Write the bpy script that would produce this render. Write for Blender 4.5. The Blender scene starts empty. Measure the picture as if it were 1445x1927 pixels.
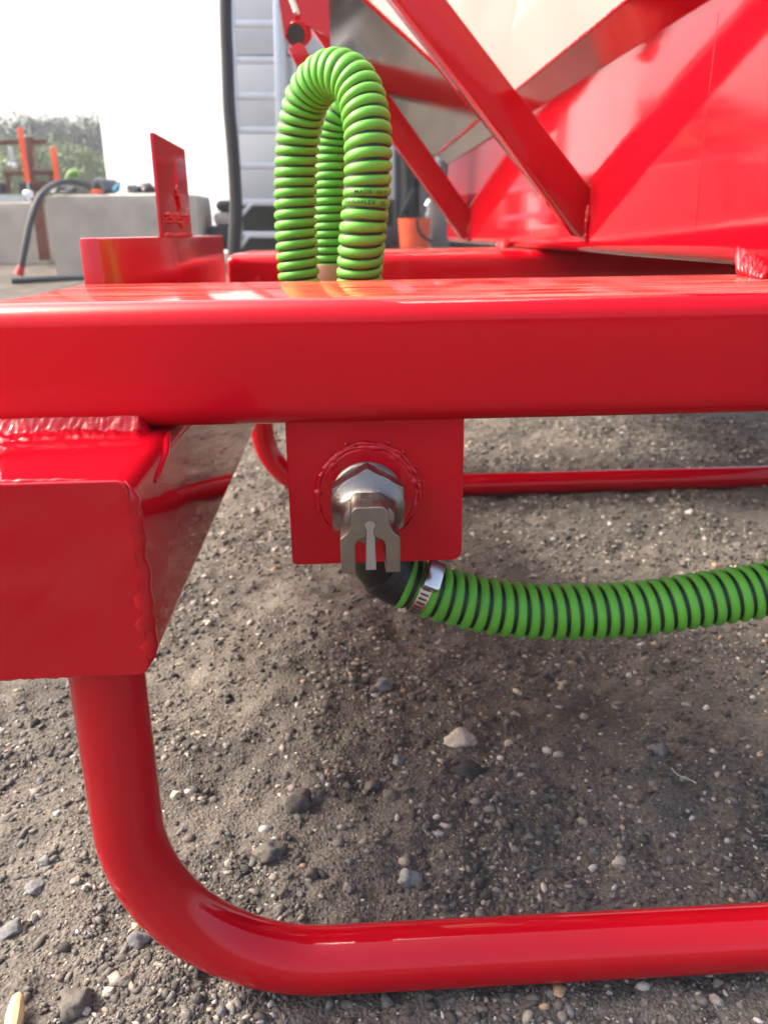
import bpy, bmesh, math, random
import numpy as np
from mathutils import Vector, Matrix, noise as mnoise

random.seed(7)
rng = np.random.default_rng(7)
SC = bpy.context.scene
COL = SC.collection
R = math.radians

# ------------------------------------------------------------------ camera, sky, sun, exposure
F_PX, PW, PH = 1530.0, 1445.0, 1927.0
PITCH, YAW, ROLL = R(18.97), R(2.72), R(0.75)
CAM_Z = 0.64
cam_d = bpy.data.cameras.new('camera')
cam = bpy.data.objects.new('camera', cam_d)
COL.objects.link(cam)
cam_d.sensor_fit = 'VERTICAL'
cam_d.sensor_height = 36.0
cam_d.lens = 36.0 * F_PX / PH
cam_d.clip_start = 0.02
cam_d.clip_end = 500
cam.location = (0, 0, CAM_Z)
CR = Matrix.Rotation(-YAW, 3, 'Z') @ Matrix.Rotation(R(90) - PITCH, 3, 'X') @ Matrix.Rotation(-ROLL, 3, 'Z')
cam.rotation_euler = CR.to_euler()
cam_d.dof.use_dof = True
cam_d.dof.focus_distance = 0.66
cam_d.dof.aperture_fstop = 8.5
SC.camera = cam

SUN_EL = 44
SUN_DIR = Vector((-1.0, 0.25, 0)).normalized() * math.cos(R(SUN_EL)) + Vector((0, 0, math.sin(R(SUN_EL))))   # towards the sun
world = bpy.data.worlds.new('World')
SC.world = world
world.use_nodes = True
wn, wl = world.node_tree.nodes, world.node_tree.links
wn.clear()
w_out = wn.new('ShaderNodeOutputWorld')
w_bg = wn.new('ShaderNodeBackground')
w_sky = wn.new('ShaderNodeTexSky')
w_sky.sky_type = 'NISHITA'
w_sky.sun_disc = False
w_sky.sun_elevation = R(SUN_EL)
w_sky.sun_rotation = math.atan2(SUN_DIR.x, SUN_DIR.y)
w_sky.air_density = 1.0
w_sky.dust_density = 8.0
w_sky.ozone_density = 0.6
w_bg.inputs['Strength'].default_value = 0.15
wl.new(w_sky.outputs[0], w_bg.inputs[0])
wl.new(w_bg.outputs[0], w_out.inputs[0])

sun_d = bpy.data.lights.new('sun', 'SUN')
sun_d.energy = 1.5
sun_d.angle = R(13)
sun_d.color = (1.0, 0.94, 0.86)
sun = bpy.data.objects.new('sun', sun_d)
COL.objects.link(sun)
sun.rotation_euler = SUN_DIR.to_track_quat('Z', 'Y').to_euler()
sun.location = (-4, 1, 6)

SC.view_settings.view_transform = 'Standard'
SC.view_settings.look = 'None'
SC.view_settings.exposure = 1.66
SC.view_settings.gamma = 1.0
SC.view_settings.use_curve_mapping = False
SC.render.engine = 'CYCLES'
SC.cycles.use_denoising = True
SC.cycles.max_bounces = 8
SC.cycles.sample_clamp_indirect = 6.0


# ------------------------------------------------------------------ pixel -> world
def ray(px, py):
    d = CR @ Vector(((px - PW / 2) / F_PX, -(py - PH / 2) / F_PX, -1.0))
    return d


def at(px, py, y):
    d = ray(px, py)
    t = y / d.y
    return Vector((d.x * t, y, CAM_Z + d.z * t))


def hit(px, py, p0, n):
    d = ray(px, py)
    c = Vector((0, 0, CAM_Z))
    t = (Vector(p0) - c).dot(Vector(n)) / d.dot(Vector(n))
    return c + d * t


def gfloor(px, py, z=0.0):
    return hit(px, py, (0, 0, z), (0, 0, 1))


# ------------------------------------------------------------------ noise
def vn(x, y, seed=0):
    xi, yi = np.floor(x), np.floor(y)
    fx, fy = x - xi, y - yi
    fx, fy = fx * fx * (3 - 2 * fx), fy * fy * (3 - 2 * fy)

    def h(a, b):
        v = np.sin(a * 127.1 + b * 311.7 + seed * 74.7) * 43758.5453
        return v - np.floor(v)
    a, b, c, d = h(xi, yi), h(xi + 1, yi), h(xi, yi + 1), h(xi + 1, yi + 1)
    return (a * (1 - fx) + b * fx) * (1 - fy) + (c * (1 - fx) + d * fx) * fy - 0.5


def sstep(a, b, x):
    t = np.clip((x - a) / (b - a), 0, 1)
    return t * t * (3 - 2 * t)


def gz(x, y):
    """height of the ground: flat by the skid, rising gently to the yard behind"""
    x, y = np.asarray(x, float), np.asarray(y, float)
    base = np.where(y > 2.4, 0.067 * (y - 2.4) * sstep(2.2, 4.2, y), 0.0)
    base = np.where(y > 9.5, 0.067 * 7.1 + 0.0 * y, base)
    near = 1 - sstep(3.2, 6.0, np.abs(y)) * 0.0
    near = np.where((np.abs(x) < 2.6) & (y < 3.4), 1.0, 0.0)
    u, v = x + 0.3 * y, y - 0.3 * x
    s = 0.020 * vn(u / .33, v / .33, 1) + 0.013 * vn(u / .11, v / .11, 2)
    f = 0.011 * vn(u / .045, v / .045, 3) + 0.0078 * vn(x / .019, y / .019, 4) + 0.003 * np.abs(vn(x / .011, y / .011, 6))
    return base + s + f * near - 0.006


# ------------------------------------------------------------------ mesh helpers
def tag(o, label=None, cat=None, group=None, kind=None):
    if label: o['label'] = label
    if cat: o['category'] = cat
    if group: o['group'] = group
    if kind: o['kind'] = kind
    return o


def thing(name, label, cat, loc=(0, 0, 0), group=None):
    o = bpy.data.objects.new(name, None)
    o.empty_display_size = 0.05
    COL.objects.link(o)
    o.location = loc
    return tag(o, label, cat, group)


def wloc(o):
    v = Vector((0, 0, 0))
    while o is not None:
        v += Vector(o.location)
        o = o.parent
    return v


def mk(name, verts, faces, mat, parent=None, smooth=True, angle=35, loc=None):
    me = bpy.data.meshes.new(name)
    off = wloc(parent) if parent is not None else Vector((0, 0, 0))
    if loc is not None:
        off = Vector(loc)
    V = [(v[0] - off[0], v[1] - off[1], v[2] - off[2]) for v in verts]
    me.from_pydata(V, [], [tuple(f) for f in faces])
    me.validate()
    bm = bmesh.new()
    bm.from_mesh(me)
    bmesh.ops.recalc_face_normals(bm, faces=bm.faces)
    if smooth:
        lim = R(angle)
        for f in bm.faces:
            f.smooth = True
        for e in bm.edges:
            if len(e.link_faces) == 2:
                if e.calc_face_angle(0) > lim:
                    e.smooth = False
    bm.to_mesh(me)
    bm.free()
    me.materials.append(mat)
    o = bpy.data.objects.new(name, me)
    COL.objects.link(o)
    if parent is not None:
        o.parent = parent
    elif loc is not None:
        o.location = loc
    return o


class MB:
    def __init__(self):
        self.v, self.f = [], []

    def add(self, v, f):
        n = len(self.v)
        self.v += [tuple(p) for p in v]
        self.f += [tuple(i + n for i in q) for q in f]
        return self

    def box(self, c, s, M=None, b=0.0):
        """box with bevelled edges (b)"""
        bm = bmesh.new()
        bmesh.ops.create_cube(bm, size=1)
        bmesh.ops.scale(bm, vec=s, verts=bm.verts)
        if b > 0:
            bmesh.ops.bevel(bm, geom=bm.edges[:], offset=b, segments=2, profile=0.5, affect='EDGES')
        if M is not None:
            bmesh.ops.transform(bm, matrix=M.to_4x4(), verts=bm.verts)
        bmesh.ops.translate(bm, vec=c, verts=bm.verts)
        bm.verts.index_update()
        self.add([v.co[:] for v in bm.verts], [[v.index for v in f.verts] for f in bm.faces])
        bm.free()
        return self

    def bar(self, a, b, w, h, up=(0, 0, 1), bev=0.0):
        a, b = Vector(a), Vector(b)
        z = (b - a).normalized()
        y = Vector(up) - z * z.dot(Vector(up))
        y.normalize()
        x = y.cross(z)
        M = Matrix((x, y, z)).transposed()
        return self.box((a + b) / 2, (w, h, (b - a).length), M, bev)

    def tube(self, pts, r, seg=16, caps=True, closed=False):
        pts = [Vector(p) for p in pts]
        n = len(pts)
        rr = r if isinstance(r, (list, tuple)) else [r] * n
        T = []
        for i in range(n):
            a = pts[max(i - 1, 0)] if not closed else pts[i - 1]
            b = pts[min(i + 1, n - 1)] if not closed else pts[(i + 1) % n]
            T.append((b - a).normalized())
        ref = Vector((0, 0, 1)) if abs(T[0].z) < 0.9 else Vector((0, 1, 0))
        N = (ref - T[0] * ref.dot(T[0])).normalized()
        V = []
        for i in range(n):
            N = (N - T[i] * N.dot(T[i])).normalized()
            B = T[i].cross(N)
            for k in range(seg):
                a = 2 * math.pi * k / seg
                V.append(pts[i] + (N * math.cos(a) + B * math.sin(a)) * rr[i])
        Fc = []
        for i in range(n - 1 if not closed else n):
            j = (i + 1) % n
            for k in range(seg):
                k2 = (k + 1) % seg
                Fc.append((i * seg + k, i * seg + k2, j * seg + k2, j * seg + k))
        if caps and not closed:
            Fc.append(tuple(range(seg))[::-1])
            Fc.append(tuple((n - 1) * seg + k for k in range(seg)))
        return self.add(V, Fc)

    def lathe(self, prof, c, axis=(0, 0, 1), seg=32, xref=None):
        ax = Vector(axis).normalized()
        ref = Vector(xref) if xref else (Vector((1, 0, 0)) if abs(ax.x) < 0.9 else Vector((0, 0, 1)))
        u = (ref - ax * ref.dot(ax)).normalized()
        w = ax.cross(u)
        V, Fc = [], []
        for (r, h) in prof:
            for k in range(seg):
                a = 2 * math.pi * k / seg
                V.append(Vector(c) + ax * h + (u * math.cos(a) + w * math.sin(a)) * r)
        for i in range(len(prof) - 1):
            for k in range(seg):
                k2 = (k + 1) % seg
                Fc.append((i * seg + k, i * seg + k2, (i + 1) * seg + k2, (i + 1) * seg + k))
        Fc.append(tuple(range(seg))[::-1])
        Fc.append(tuple((len(prof) - 1) * seg + k for k in range(seg)))
        return self.add(V, Fc)

    def build(self, name, mat, parent=None, smooth=True, angle=35, loc=None):
        return mk(name, self.v, self.f, mat, parent, smooth, angle, loc)


def outline_mesh(loops, depth, bevel=0.0):
    """flat outline with holes -> (verts, faces) extruded by depth, in a local xy plane centred on z"""
    cu = bpy.data.curves.new('outline', 'CURVE')
    cu.dimensions = '2D'
    cu.fill_mode = 'BOTH'
    for lp in loops:
        sp = cu.splines.new('POLY')
        sp.points.add(len(lp) - 1)
        for p, q in zip(sp.points, lp):
            p.co = (q[0], q[1], 0, 1)
        sp.use_cyclic_u = True
    cu.extrude = depth / 2 - bevel
    cu.bevel_depth = bevel
    cu.bevel_resolution = 1
    return curve_geo(cu)


def curve_geo(cu):
    o = bpy.data.objects.new('outline', cu)
    COL.objects.link(o)
    dg = bpy.context.evaluated_depsgraph_get()
    me = bpy.data.meshes.new_from_object(o.evaluated_get(dg))
    v = [p.co.copy() for p in me.vertices]
    f = [tuple(p.vertices) for p in me.polygons]
    bpy.data.objects.remove(o)
    bpy.data.curves.remove(cu)
    bpy.data.meshes.remove(me)
    return v, f


def text_geo(s, size, extrude=0.0, bold=0.0):
    cu = bpy.data.curves.new('text', 'FONT')
    cu.body = s
    cu.size = size
    cu.extrude = extrude
    cu.align_x = 'LEFT'
    cu.offset = bold
    cu.space_character = 1.12
    return curve_geo(cu)


def place(v, o, ex, ey, ez):
    o, ex, ey, ez = Vector(o), Vector(ex), Vector(ey), Vector(ez)
    return [o + ex * p[0] + ey * p[1] + ez * p[2] for p in v]


def catmull(pts, per=16):
    P = [Vector(p) for p in pts]
    P = [P[0] * 2 - P[1]] + P + [P[-1] * 2 - P[-2]]
    out = []
    for i in range(1, len(P) - 2):
        for k in range(per):
            t = k / per
            a, b, c, d = P[i - 1], P[i], P[i + 1], P[i + 2]
            out.append(0.5 * ((2 * b) + (c - a) * t + (2 * a - 5 * b + 4 * c - d) * t * t + (3 * b - a - 3 * c + d) * t ** 3))
    out.append(P[-2])
    return out


# ------------------------------------------------------------------ materials
def new_mat(name):
    m = bpy.data.materials.new(name)
    m.use_nodes = True
    nt = m.node_tree
    return m, nt.nodes, nt.links, nt.nodes['Principled BSDF']


def basic(name, col, rough=0.5, metal=0.0, var=0.0, scale=20, bump=0.0, bscale=80, coat=0.0, spec=0.5):
    m, n, l, p = new_mat(name)
    p.inputs['Base Color'].default_value = (*col, 1)
    p.inputs['Roughness'].default_value = rough
    p.inputs['Metallic'].default_value = metal
    p.inputs['Coat Weight'].default_value = coat
    p.inputs['Specular IOR Level'].default_value = spec
    tc = n.new('ShaderNodeTexCoord')
    if var > 0:
        nz = n.new('ShaderNodeTexNoise')
        nz.inputs['Scale'].default_value = scale
        nz.inputs['Detail'].default_value = 6
        l.new(tc.outputs['Object'], nz.inputs['Vector'])
        mx = n.new('ShaderNodeMix')
        mx.data_type = 'RGBA'
        mx.inputs[6].default_value = (*[c * (1 - var) for c in col], 1)
        mx.inputs[7].default_value = (*[min(1, c * (1 + var)) for c in col], 1)
        l.new(nz.outputs['Fac'], mx.inputs[0])
        l.new(mx.outputs[2], p.inputs['Base Color'])
    if bump > 0:
        nb = n.new('ShaderNodeTexNoise')
        nb.inputs['Scale'].default_value = bscale
        nb.inputs['Detail'].default_value = 5
        l.new(tc.outputs['Object'], nb.inputs['Vector'])
        bp = n.new('ShaderNodeBump')
        bp.inputs['Strength'].default_value = bump
        bp.inputs['Distance'].default_value = 0.002
        l.new(nb.outputs['Fac'], bp.inputs['Height'])
        l.new(bp.outputs[0], p.inputs['Normal'])
    return m


def paint(name, col, coat_r=0.03, peel=0.03, peel_scale=55, dust=0.0, spec=0.5, ior=1.5):
    m, n, l, p = new_mat(name)
    tc = n.new('ShaderNodeTexCoord')
    p.inputs['Roughness'].default_value = 0.5
    p.inputs['Specular IOR Level'].default_value = 0.0
    p.inputs['Coat Weight'].default_value = 1.0
    p.inputs['Coat Roughness'].default_value = coat_r
    p.inputs['Coat IOR'].default_value = ior
    nz = n.new('ShaderNodeTexNoise')
    nz.inputs['Scale'].default_value = 9
    nz.inputs['Detail'].default_value = 3
    l.new(tc.outputs['Object'], nz.inputs['Vector'])
    mx = n.new('ShaderNodeMix')
    mx.data_type = 'RGBA'
    mx.inputs[6].default_value = (*[c * 0.9 for c in col], 1)
    mx.inputs[7].default_value = (*[min(1, c * 1.08) for c in col], 1)
    l.new(nz.outputs['Fac'], mx.inputs[0])
    last = mx.outputs[2]
    # orange peel
    nb = n.new('ShaderNodeTexNoise')
    nb.inputs['Scale'].default_value = peel_scale
    nb.inputs['Detail'].default_value = 2
    l.new(tc.outputs['Object'], nb.inputs['Vector'])
    nb2 = n.new('ShaderNodeTexNoise')
    nb2.inputs['Scale'].default_value = 420
    l.new(tc.outputs['Object'], nb2.inputs['Vector'])
    ad = n.new('ShaderNodeMath')
    ad.operation = 'MULTIPLY_ADD'
    ad.inputs[1].default_value = 0.06
    l.new(nb2.outputs['Fac'], ad.inputs[0])
    l.new(nb.outputs['Fac'], ad.inputs[2])
    bp = n.new('ShaderNodeBump')
    bp.inputs['Strength'].default_value = peel
    bp.inputs['Distance'].default_value = 0.004
    l.new(ad.outputs[0], bp.inputs['Height'])
    l.new(bp.outputs[0], p.inputs['Normal'])
    l.new(bp.outputs[0], p.inputs['Coat Normal'])
    if dust > 0:
        # settled dust and fork scuffs on faces that look up, streaked along the rail
        geo = n.new('ShaderNodeNewGeometry')
        sx = n.new('ShaderNodeSeparateXYZ')
        l.new(geo.outputs['True Normal'], sx.inputs[0])
        up = n.new('ShaderNodeMapRange')
        up.inputs[1].default_value = 0.9
        up.inputs[2].default_value = 0.99
        l.new(sx.outputs['Z'], up.inputs[0])
        mp = n.new('ShaderNodeMapping')
        mp.inputs['Scale'].default_value = (3.0, 55, 55)
        l.new(tc.outputs['Object'], mp.inputs[0])
        st = n.new('ShaderNodeTexNoise')
        st.inputs['Scale'].default_value = 1.6
        st.inputs['Detail'].default_value = 7
        st.inputs['Roughness'].default_value = 0.7
        l.new(mp.outputs[0], st.inputs['Vector'])
        rp = n.new('ShaderNodeMapRange')
        rp.inputs[1].default_value = 0.38
        rp.inputs[2].default_value = 0.68
        l.new(st.outputs['Fac'], rp.inputs[0])
        sp = n.new('ShaderNodeTexNoise')
        sp.inputs['Scale'].default_value = 500
        l.new(tc.outputs['Object'], sp.inputs['Vector'])
        rs = n.new('ShaderNodeMapRange')
        rs.inputs[1].default_value = 0.4
        rs.inputs[2].default_value = 0.75
        rs.inputs[3].default_value = 0.45
        rs.inputs[4].default_value = 1.0
        l.new(sp.outputs['Fac'], rs.inputs[0])
        m1 = n.new('ShaderNodeMath'); m1.operation = 'MULTIPLY'
        l.new(up.outputs[0], m1.inputs[0]); l.new(rp.outputs[0], m1.inputs[1])
        m2 = n.new('ShaderNodeMath'); m2.operation = 'MULTIPLY'
        l.new(m1.outputs[0], m2.inputs[0]); l.new(rs.outputs[0], m2.inputs[1])
        m3 = n.new('ShaderNodeMath'); m3.operation = 'MULTIPLY'
        m3.inputs[1].default_value = dust
        l.new(m2.outputs[0], m3.inputs[0])
        md = n.new('ShaderNodeMix')
        md.data_type = 'RGBA'
        md.inputs[7].default_value = (0.42, 0.27, 0.2, 1)
        l.new(m3.outputs[0], md.inputs[0])
        l.new(last, md.inputs[6])
        last = md.outputs[2]
        cr = n.new('ShaderNodeMath'); cr.operation = 'MULTIPLY_ADD'
        cr.inputs[1].default_value = 0.35
        cr.inputs[2].default_value = coat_r
        l.new(m3.outputs[0], cr.inputs[0])
        l.new(cr.outputs[0], p.inputs['Coat Roughness'])
        cw = n.new('ShaderNodeMath'); cw.operation = 'MULTIPLY_ADD'
        cw.inputs[1].default_value = -0.55
        cw.inputs[2].default_value = 1.0
        l.new(m3.outputs[0], cw.inputs[0])
        l.new(cw.outputs[0], p.inputs['Coat Weight'])
    l.new(last, p.inputs['Base Color'])
    return m


RED = (0.46, 0.0018, 0.010)
M_RED = paint('red_paint', RED, coat_r=0.035, dust=0.85, ior=1.32)
M_CLEAN = paint('red_paint_clean', RED, coat_r=0.03, ior=1.44)
M_PANEL = paint('red_paint_panel', RED, coat_r=0.06, peel=0.03, peel_scale=14, ior=1.55)
M_MEMBER = paint('red_paint_rippled', RED, coat_r=0.16, peel=0.25, peel_scale=18, ior=1.6)
M_WELD = paint('red_paint_weld', RED, coat_r=0.09, peel=0.15, peel_scale=160, ior=1.45)
M_STEEL = basic('polished_sheet_steel', (0.66, 0.58, 0.52), 0.10, 1.0, 0.06, 3, 0.03, 6)
M_NOZ = basic('cast_stainless_steel', (0.25, 0.225, 0.205), 0.33, 1.0, 0.18, 70, 0.16, 350)
M_PRONG = basic('ground_steel_blade', (0.44, 0.43, 0.46), 0.38, 1.0, 0.06, 90, 0.05, 500)
M_INK = basic('engraved_dark', (0.03, 0.022, 0.018), 0.6)
M_GREEN = basic('green_hose_plastic', (0.100, 0.40, 0.036), 0.5, 0, 0.26, 26, 0.05, 150, spec=0.45)
M_BLACK = basic('black_rubber', (0.010, 0.011, 0.012), 0.45, 0, 0.2, 40, 0.05, 200)
M_PRINT = basic('hose_print', (0.008, 0.012, 0.006), 0.6)
M_CLAMP = basic('clamp_steel', (0.62, 0.60, 0.58), 0.22, 1.0, 0.08, 60)
M_CONC = basic('rough_concrete', (0.42, 0.385, 0.335), 0.9, 0, 0.4, 4, 0.5, 60)
M_WHITE = basic('white_wall_paint', (0.92, 0.94, 0.96), 0.55, 0, 0.02, 2)
M_GREYW = basic('grey_wall_sheet', (0.50, 0.52, 0.54), 0.5, 0, 0.06, 3)
M_ALU = basic('ladder_aluminium', (0.72, 0.74, 0.76), 0.4, 0.6, 0.05, 9)
M_DARK = basic('dark_board', (0.085, 0.082, 0.078), 0.8, 0, 0.4, 3, 0.2, 30)
M_DARK2 = basic('dark_recess', (0.02, 0.024, 0.025), 0.8, 0, 0.3, 3)  # near-black, paints the shade of openings; also backs the shed boards
M_CABLE = basic('black_cable', (0.022, 0.020, 0.026), 0.5, 0, 0.2, 8)
M_GREYHOSE = basic('dark_grey_hose', (0.06, 0.068, 0.072), 0.6, 0, 0.2, 10)
M_ORANGE = basic('orange_bucket_plastic', (0.80, 0.105, 0.04), 0.4, 0, 0.05, 8)
M_STAKE = basic('fluorescent_orange', (0.9, 0.12, 0.06), 0.6)
M_RUST = basic('rusty_brown_steel', (0.13, 0.055, 0.042), 0.75, 0, 0.35, 12)
M_TARP = basic('grey_tarp', (0.11, 0.115, 0.13), 0.6, 0, 0.3, 12)
M_PALE = basic('pale_sack', (0.40, 0.37, 0.34), 0.85, 0, 0.2, 10)
M_BLUE = basic('blue_ribbon', (0.04, 0.25, 0.38), 0.6)
M_GPIPE = basic('grey_pipe', (0.12, 0.125, 0.15), 0.5, 0, 0.15, 12)
M_CHROME = basic('bright_tool_steel', (0.75, 0.75, 0.78), 0.25, 0.9)
M_LILAC = basic('lilac_handle', (0.45, 0.42, 0.70), 0.5)
M_WHITEP = basic('white_plastic', (0.8, 0.8, 0.8), 0.5)
M_GALV = basic('galvanised_edge', (0.42, 0.47, 0.48), 0.5, 0.3, 0.2, 20)
M_BARK = basic('tree_bark', (0.09, 0.07, 0.055), 0.9, 0, 0.3, 8)
M_WOOD = basic('split_wood', (0.62, 0.45, 0.25), 0.7, 0, 0.18, 60)
M_GOLD = basic('gold_flake', (0.75, 0.58, 0.25), 0.35, 0.4)


def leaf_mat(name, col):
    m, n, l, p = new_mat(name)
    p.inputs['Roughness'].default_value = 0.6
    oi = n.new('ShaderNodeTexCoord')
    nz = n.new('ShaderNodeTexNoise')
    nz.inputs['Scale'].default_value = 0.9
    nz.inputs['Detail'].default_value = 5
    l.new(oi.outputs['Object'], nz.inputs['Vector'])
    mx = n.new('ShaderNodeMix'); mx.data_type = 'RGBA'
    mx.inputs[6].default_value = (*[c * 0.6 for c in col], 1)
    mx.inputs[7].default_value = (*[c * 1.4 for c in col], 1)
    l.new(nz.outputs['Fac'], mx.inputs[0])
    l.new(mx.outputs[2], p.inputs['Base Color'])
    return m


def dirt_mat():
    m, n, l, p = new_mat('dirt_ground')
    tc = n.new('ShaderNodeTexCoord')
    p.inputs['Roughness'].default_value = 0.95
    p.inputs['Specular IOR Level'].default_value = 0.2
    a = n.new('ShaderNodeTexNoise'); a.inputs['Scale'].default_value = 5; a.inputs['Detail'].default_value = 8; a.inputs['Roughness'].default_value = 0.65
    b = n.new('ShaderNodeTexNoise'); b.inputs['Scale'].default_value = 190; b.inputs['Detail'].default_value = 4
    v = n.new('ShaderNodeTexVoronoi'); v.inputs['Scale'].default_value = 260
    for t in (a, b, v):
        l.new(tc.outputs['Object'], t.inputs['Vector'])
    r1 = n.new('ShaderNodeValToRGB')
    r1.color_ramp.elements[0].position = 0.32; r1.color_ramp.elements[0].color = (0.066, 0.060, 0.054, 1)
    r1.color_ramp.elements[1].position = 0.68; r1.color_ramp.elements[1].color = (0.168, 0.151, 0.133, 1)
    l.new(a.outputs['Fac'], r1.inputs[0])
    r2 = n.new('ShaderNodeValToRGB')
    r2.color_ramp.elements[0].position = 0.25; r2.color_ramp.elements[0].color = (0.55, 0.55, 0.55, 1)
    r2.color_ramp.elements[1].position = 0.75; r2.color_ramp.elements[1].color = (1.35, 1.33, 1.3, 1)
    l.new(b.outputs['Fac'], r2.inputs[0])
    mx = n.new('ShaderNodeMix'); mx.data_type = 'RGBA'; mx.blend_type = 'MULTIPLY'; mx.inputs[0].default_value = 1
    l.new(r1.outputs[0], mx.inputs[6]); l.new(r2.outputs[0], mx.inputs[7])
    l.new(mx.outputs[2], p.inputs['Base Color'])
    ad = n.new('ShaderNodeMath'); ad.operation = 'ADD'
    l.new(b.outputs['Fac'], ad.inputs[0]); l.new(v.outputs['Distance'], ad.inputs[1])
    bp = n.new('ShaderNodeBump'); bp.inputs['Strength'].default_value = 0.7; bp.inputs['Distance'].default_value = 0.003
    l.new(ad.outputs[0], bp.inputs['Height'])
    l.new(bp.outputs[0], p.inputs['Normal'])
    return m


def stone_mat(name, stops, attr=None):
    m, n, l, p = new_mat(name)
    p.inputs['Roughness'].default_value = 0.8
    p.inputs['Specular IOR Level'].default_value = 0.35
    if attr:
        src = n.new('ShaderNodeAttribute'); src.attribute_name = attr
        fac = src.outputs['Fac']
    else:
        src = n.new('ShaderNodeObjectInfo')
        fac = src.outputs['Random']
    rp = n.new('ShaderNodeValToRGB')
    cr = rp.color_ramp
    while len(cr.elements) > 1:
        cr.elements.remove(cr.elements[-1])
    cr.elements[0].position = stops[0][0]; cr.elements[0].color = (*stops[0][1], 1)
    for pos, c in stops[1:]:
        e = cr.elements.new(pos); e.color = (*c, 1)
    l.new(fac, rp.inputs[0])
    tc = n.new('ShaderNodeTexCoord')
    nz = n.new('ShaderNodeTexNoise'); nz.inputs['Scale'].default_value = 3.5 if not attr else 160; nz.inputs['Detail'].default_value = 7; nz.inputs['Roughness'].default_value = .65
    l.new(tc.outputs['Object'], nz.inputs['Vector'])
    r2 = n.new('ShaderNodeMapRange')
    r2.inputs[1].default_value = 0.3; r2.inputs[2].default_value = 0.7; r2.inputs[3].default_value = 0.6; r2.inputs[4].default_value = 1.35
    l.new(nz.outputs['Fac'], r2.inputs[0])
    mx = n.new('ShaderNodeMix'); mx.data_type = 'RGBA'; mx.blend_type = 'MULTIPLY'; mx.inputs[0].default_value = 1
    l.new(rp.outputs[0], mx.inputs[6]); l.new(r2.outputs[0], mx.inputs[7])
    l.new(mx.outputs[2], p.inputs['Base Color'])
    bp = n.new('ShaderNodeBump'); bp.inputs['Strength'].default_value = 0.6; bp.inputs['Distance'].default_value = 0.002
    l.new(nz.outputs['Fac'], bp.inputs['Height'])
    l.new(bp.outputs[0], p.inputs['Normal'])
    return m


STOPS = [(0.0, (0.042, 0.040, 0.039)), (0.2, (0.075, 0.069, 0.063)), (0.45, (0.125, 0.110, 0.096)), (0.62, (0.145, 0.144, 0.142)),
         (0.78, (0.20, 0.175, 0.148)), (0.9, (0.32, 0.28, 0.235)), (0.97, (0.48, 0.45, 0.41)), (1.0, (0.38, 0.24, 0.13))]
M_DIRT = dirt_mat()
M_GRIT = stone_mat('grit_stone', STOPS, 'tone')
M_PEB = stone_mat('pebble_stone', STOPS)


def one_stone(name, c):
    return stone_mat(name, [(0.0, c), (1.0, c)])


# ------------------------------------------------------------------ the ground
def build_ground():
    def axis(lo, hi, step, far_lo, far_hi):
        core = list(np.arange(lo, hi, step))
        a, s, out = hi, step, []
        while a < far_hi:
            out.append(a); s = min(s * 1.35, 8); a += s
        out.append(far_hi)
        b, s, pre = lo, step, []
        while True:
            s = min(s * 1.35, 8); b -= s
            if b < far_lo:
                break
            pre.append(b)
        pre.append(far_lo)
        return np.array(pre[::-1] + core + out)
    xs = axis(-0.75, 1.45, 0.0055, -110, 110)
    ys = axis(0.42, 2.75, 0.0055, -60, 160)
    X, Y = np.meshgrid(xs, ys)
    Z = gz(X, Y)
    V = np.stack([X.ravel(), Y.ravel(), Z.ravel()], 1)
    ny, nx = X.shape
    i = np.arange(ny * nx).reshape(ny, nx)
    F = np.stack([i[:-1, :-1].ravel(), i[:-1, 1:].ravel(), i[1:, 1:].ravel(), i[1:, :-1].ravel()], 1)
    me = bpy.data.meshes.new('ground')
    me.vertices.add(len(V)); me.vertices.foreach_set('co', V.ravel())
    me.loops.add(F.size); me.loops.foreach_set('vertex_index', F.ravel().astype(np.int32))
    me.polygons.add(len(F)); me.polygons.foreach_set('loop_start', np.arange(0, F.size, 4, dtype=np.int32))
    me.polygons.foreach_set('use_smooth', np.ones(len(F), bool))
    me.update()
    me.materials.append(M_DIRT)
    o = bpy.data.objects.new('ground', me)
    COL.objects.link(o)
    tag(o, 'brown grey dirt yard with fine gravel under and behind the red skid', None, None, 'structure')
    return o


build_ground()


def ico(sub):
    bm = bmesh.new()
    bmesh.ops.create_icosphere(bm, subdivisions=sub, radius=1)
    v = np.array([p.co[:] for p in bm.verts])
    f = np.array([[q.index for q in t.verts] for t in bm.faces])
    bm.free()
    return v, f


def stone_shape(sub, seed, rough=0.25, flat=0.65, angular=0.0):
    v, f = ico(sub)
    r = random.Random(seed)
    if angular > 0:
        # chop with random planes for broken faces
        for _ in range(9):
            n = Vector((r.gauss(0, 1), r.gauss(0, 1), r.gauss(0, 1))).normalized()
            d = r.uniform(0.55, 0.85)
            nn = np.array(n[:])
            s = v @ nn
            over = np.maximum(s - d, 0)
            v = v - np.outer(over * angular, nn)
    out = []
    for p in v:
        q = Vector(p)
        k = 1 + rough * mnoise.noise(q * 1.3 + Vector((seed * 3.1, 0, 0))) + rough * 0.4 * mnoise.noise(q * 3.1 + Vector((0, seed * 1.7, 0)))
        out.append((p[0] * k, p[1] * k * 0.82, p[2] * k * flat))
    return np.array(out), f


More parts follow.
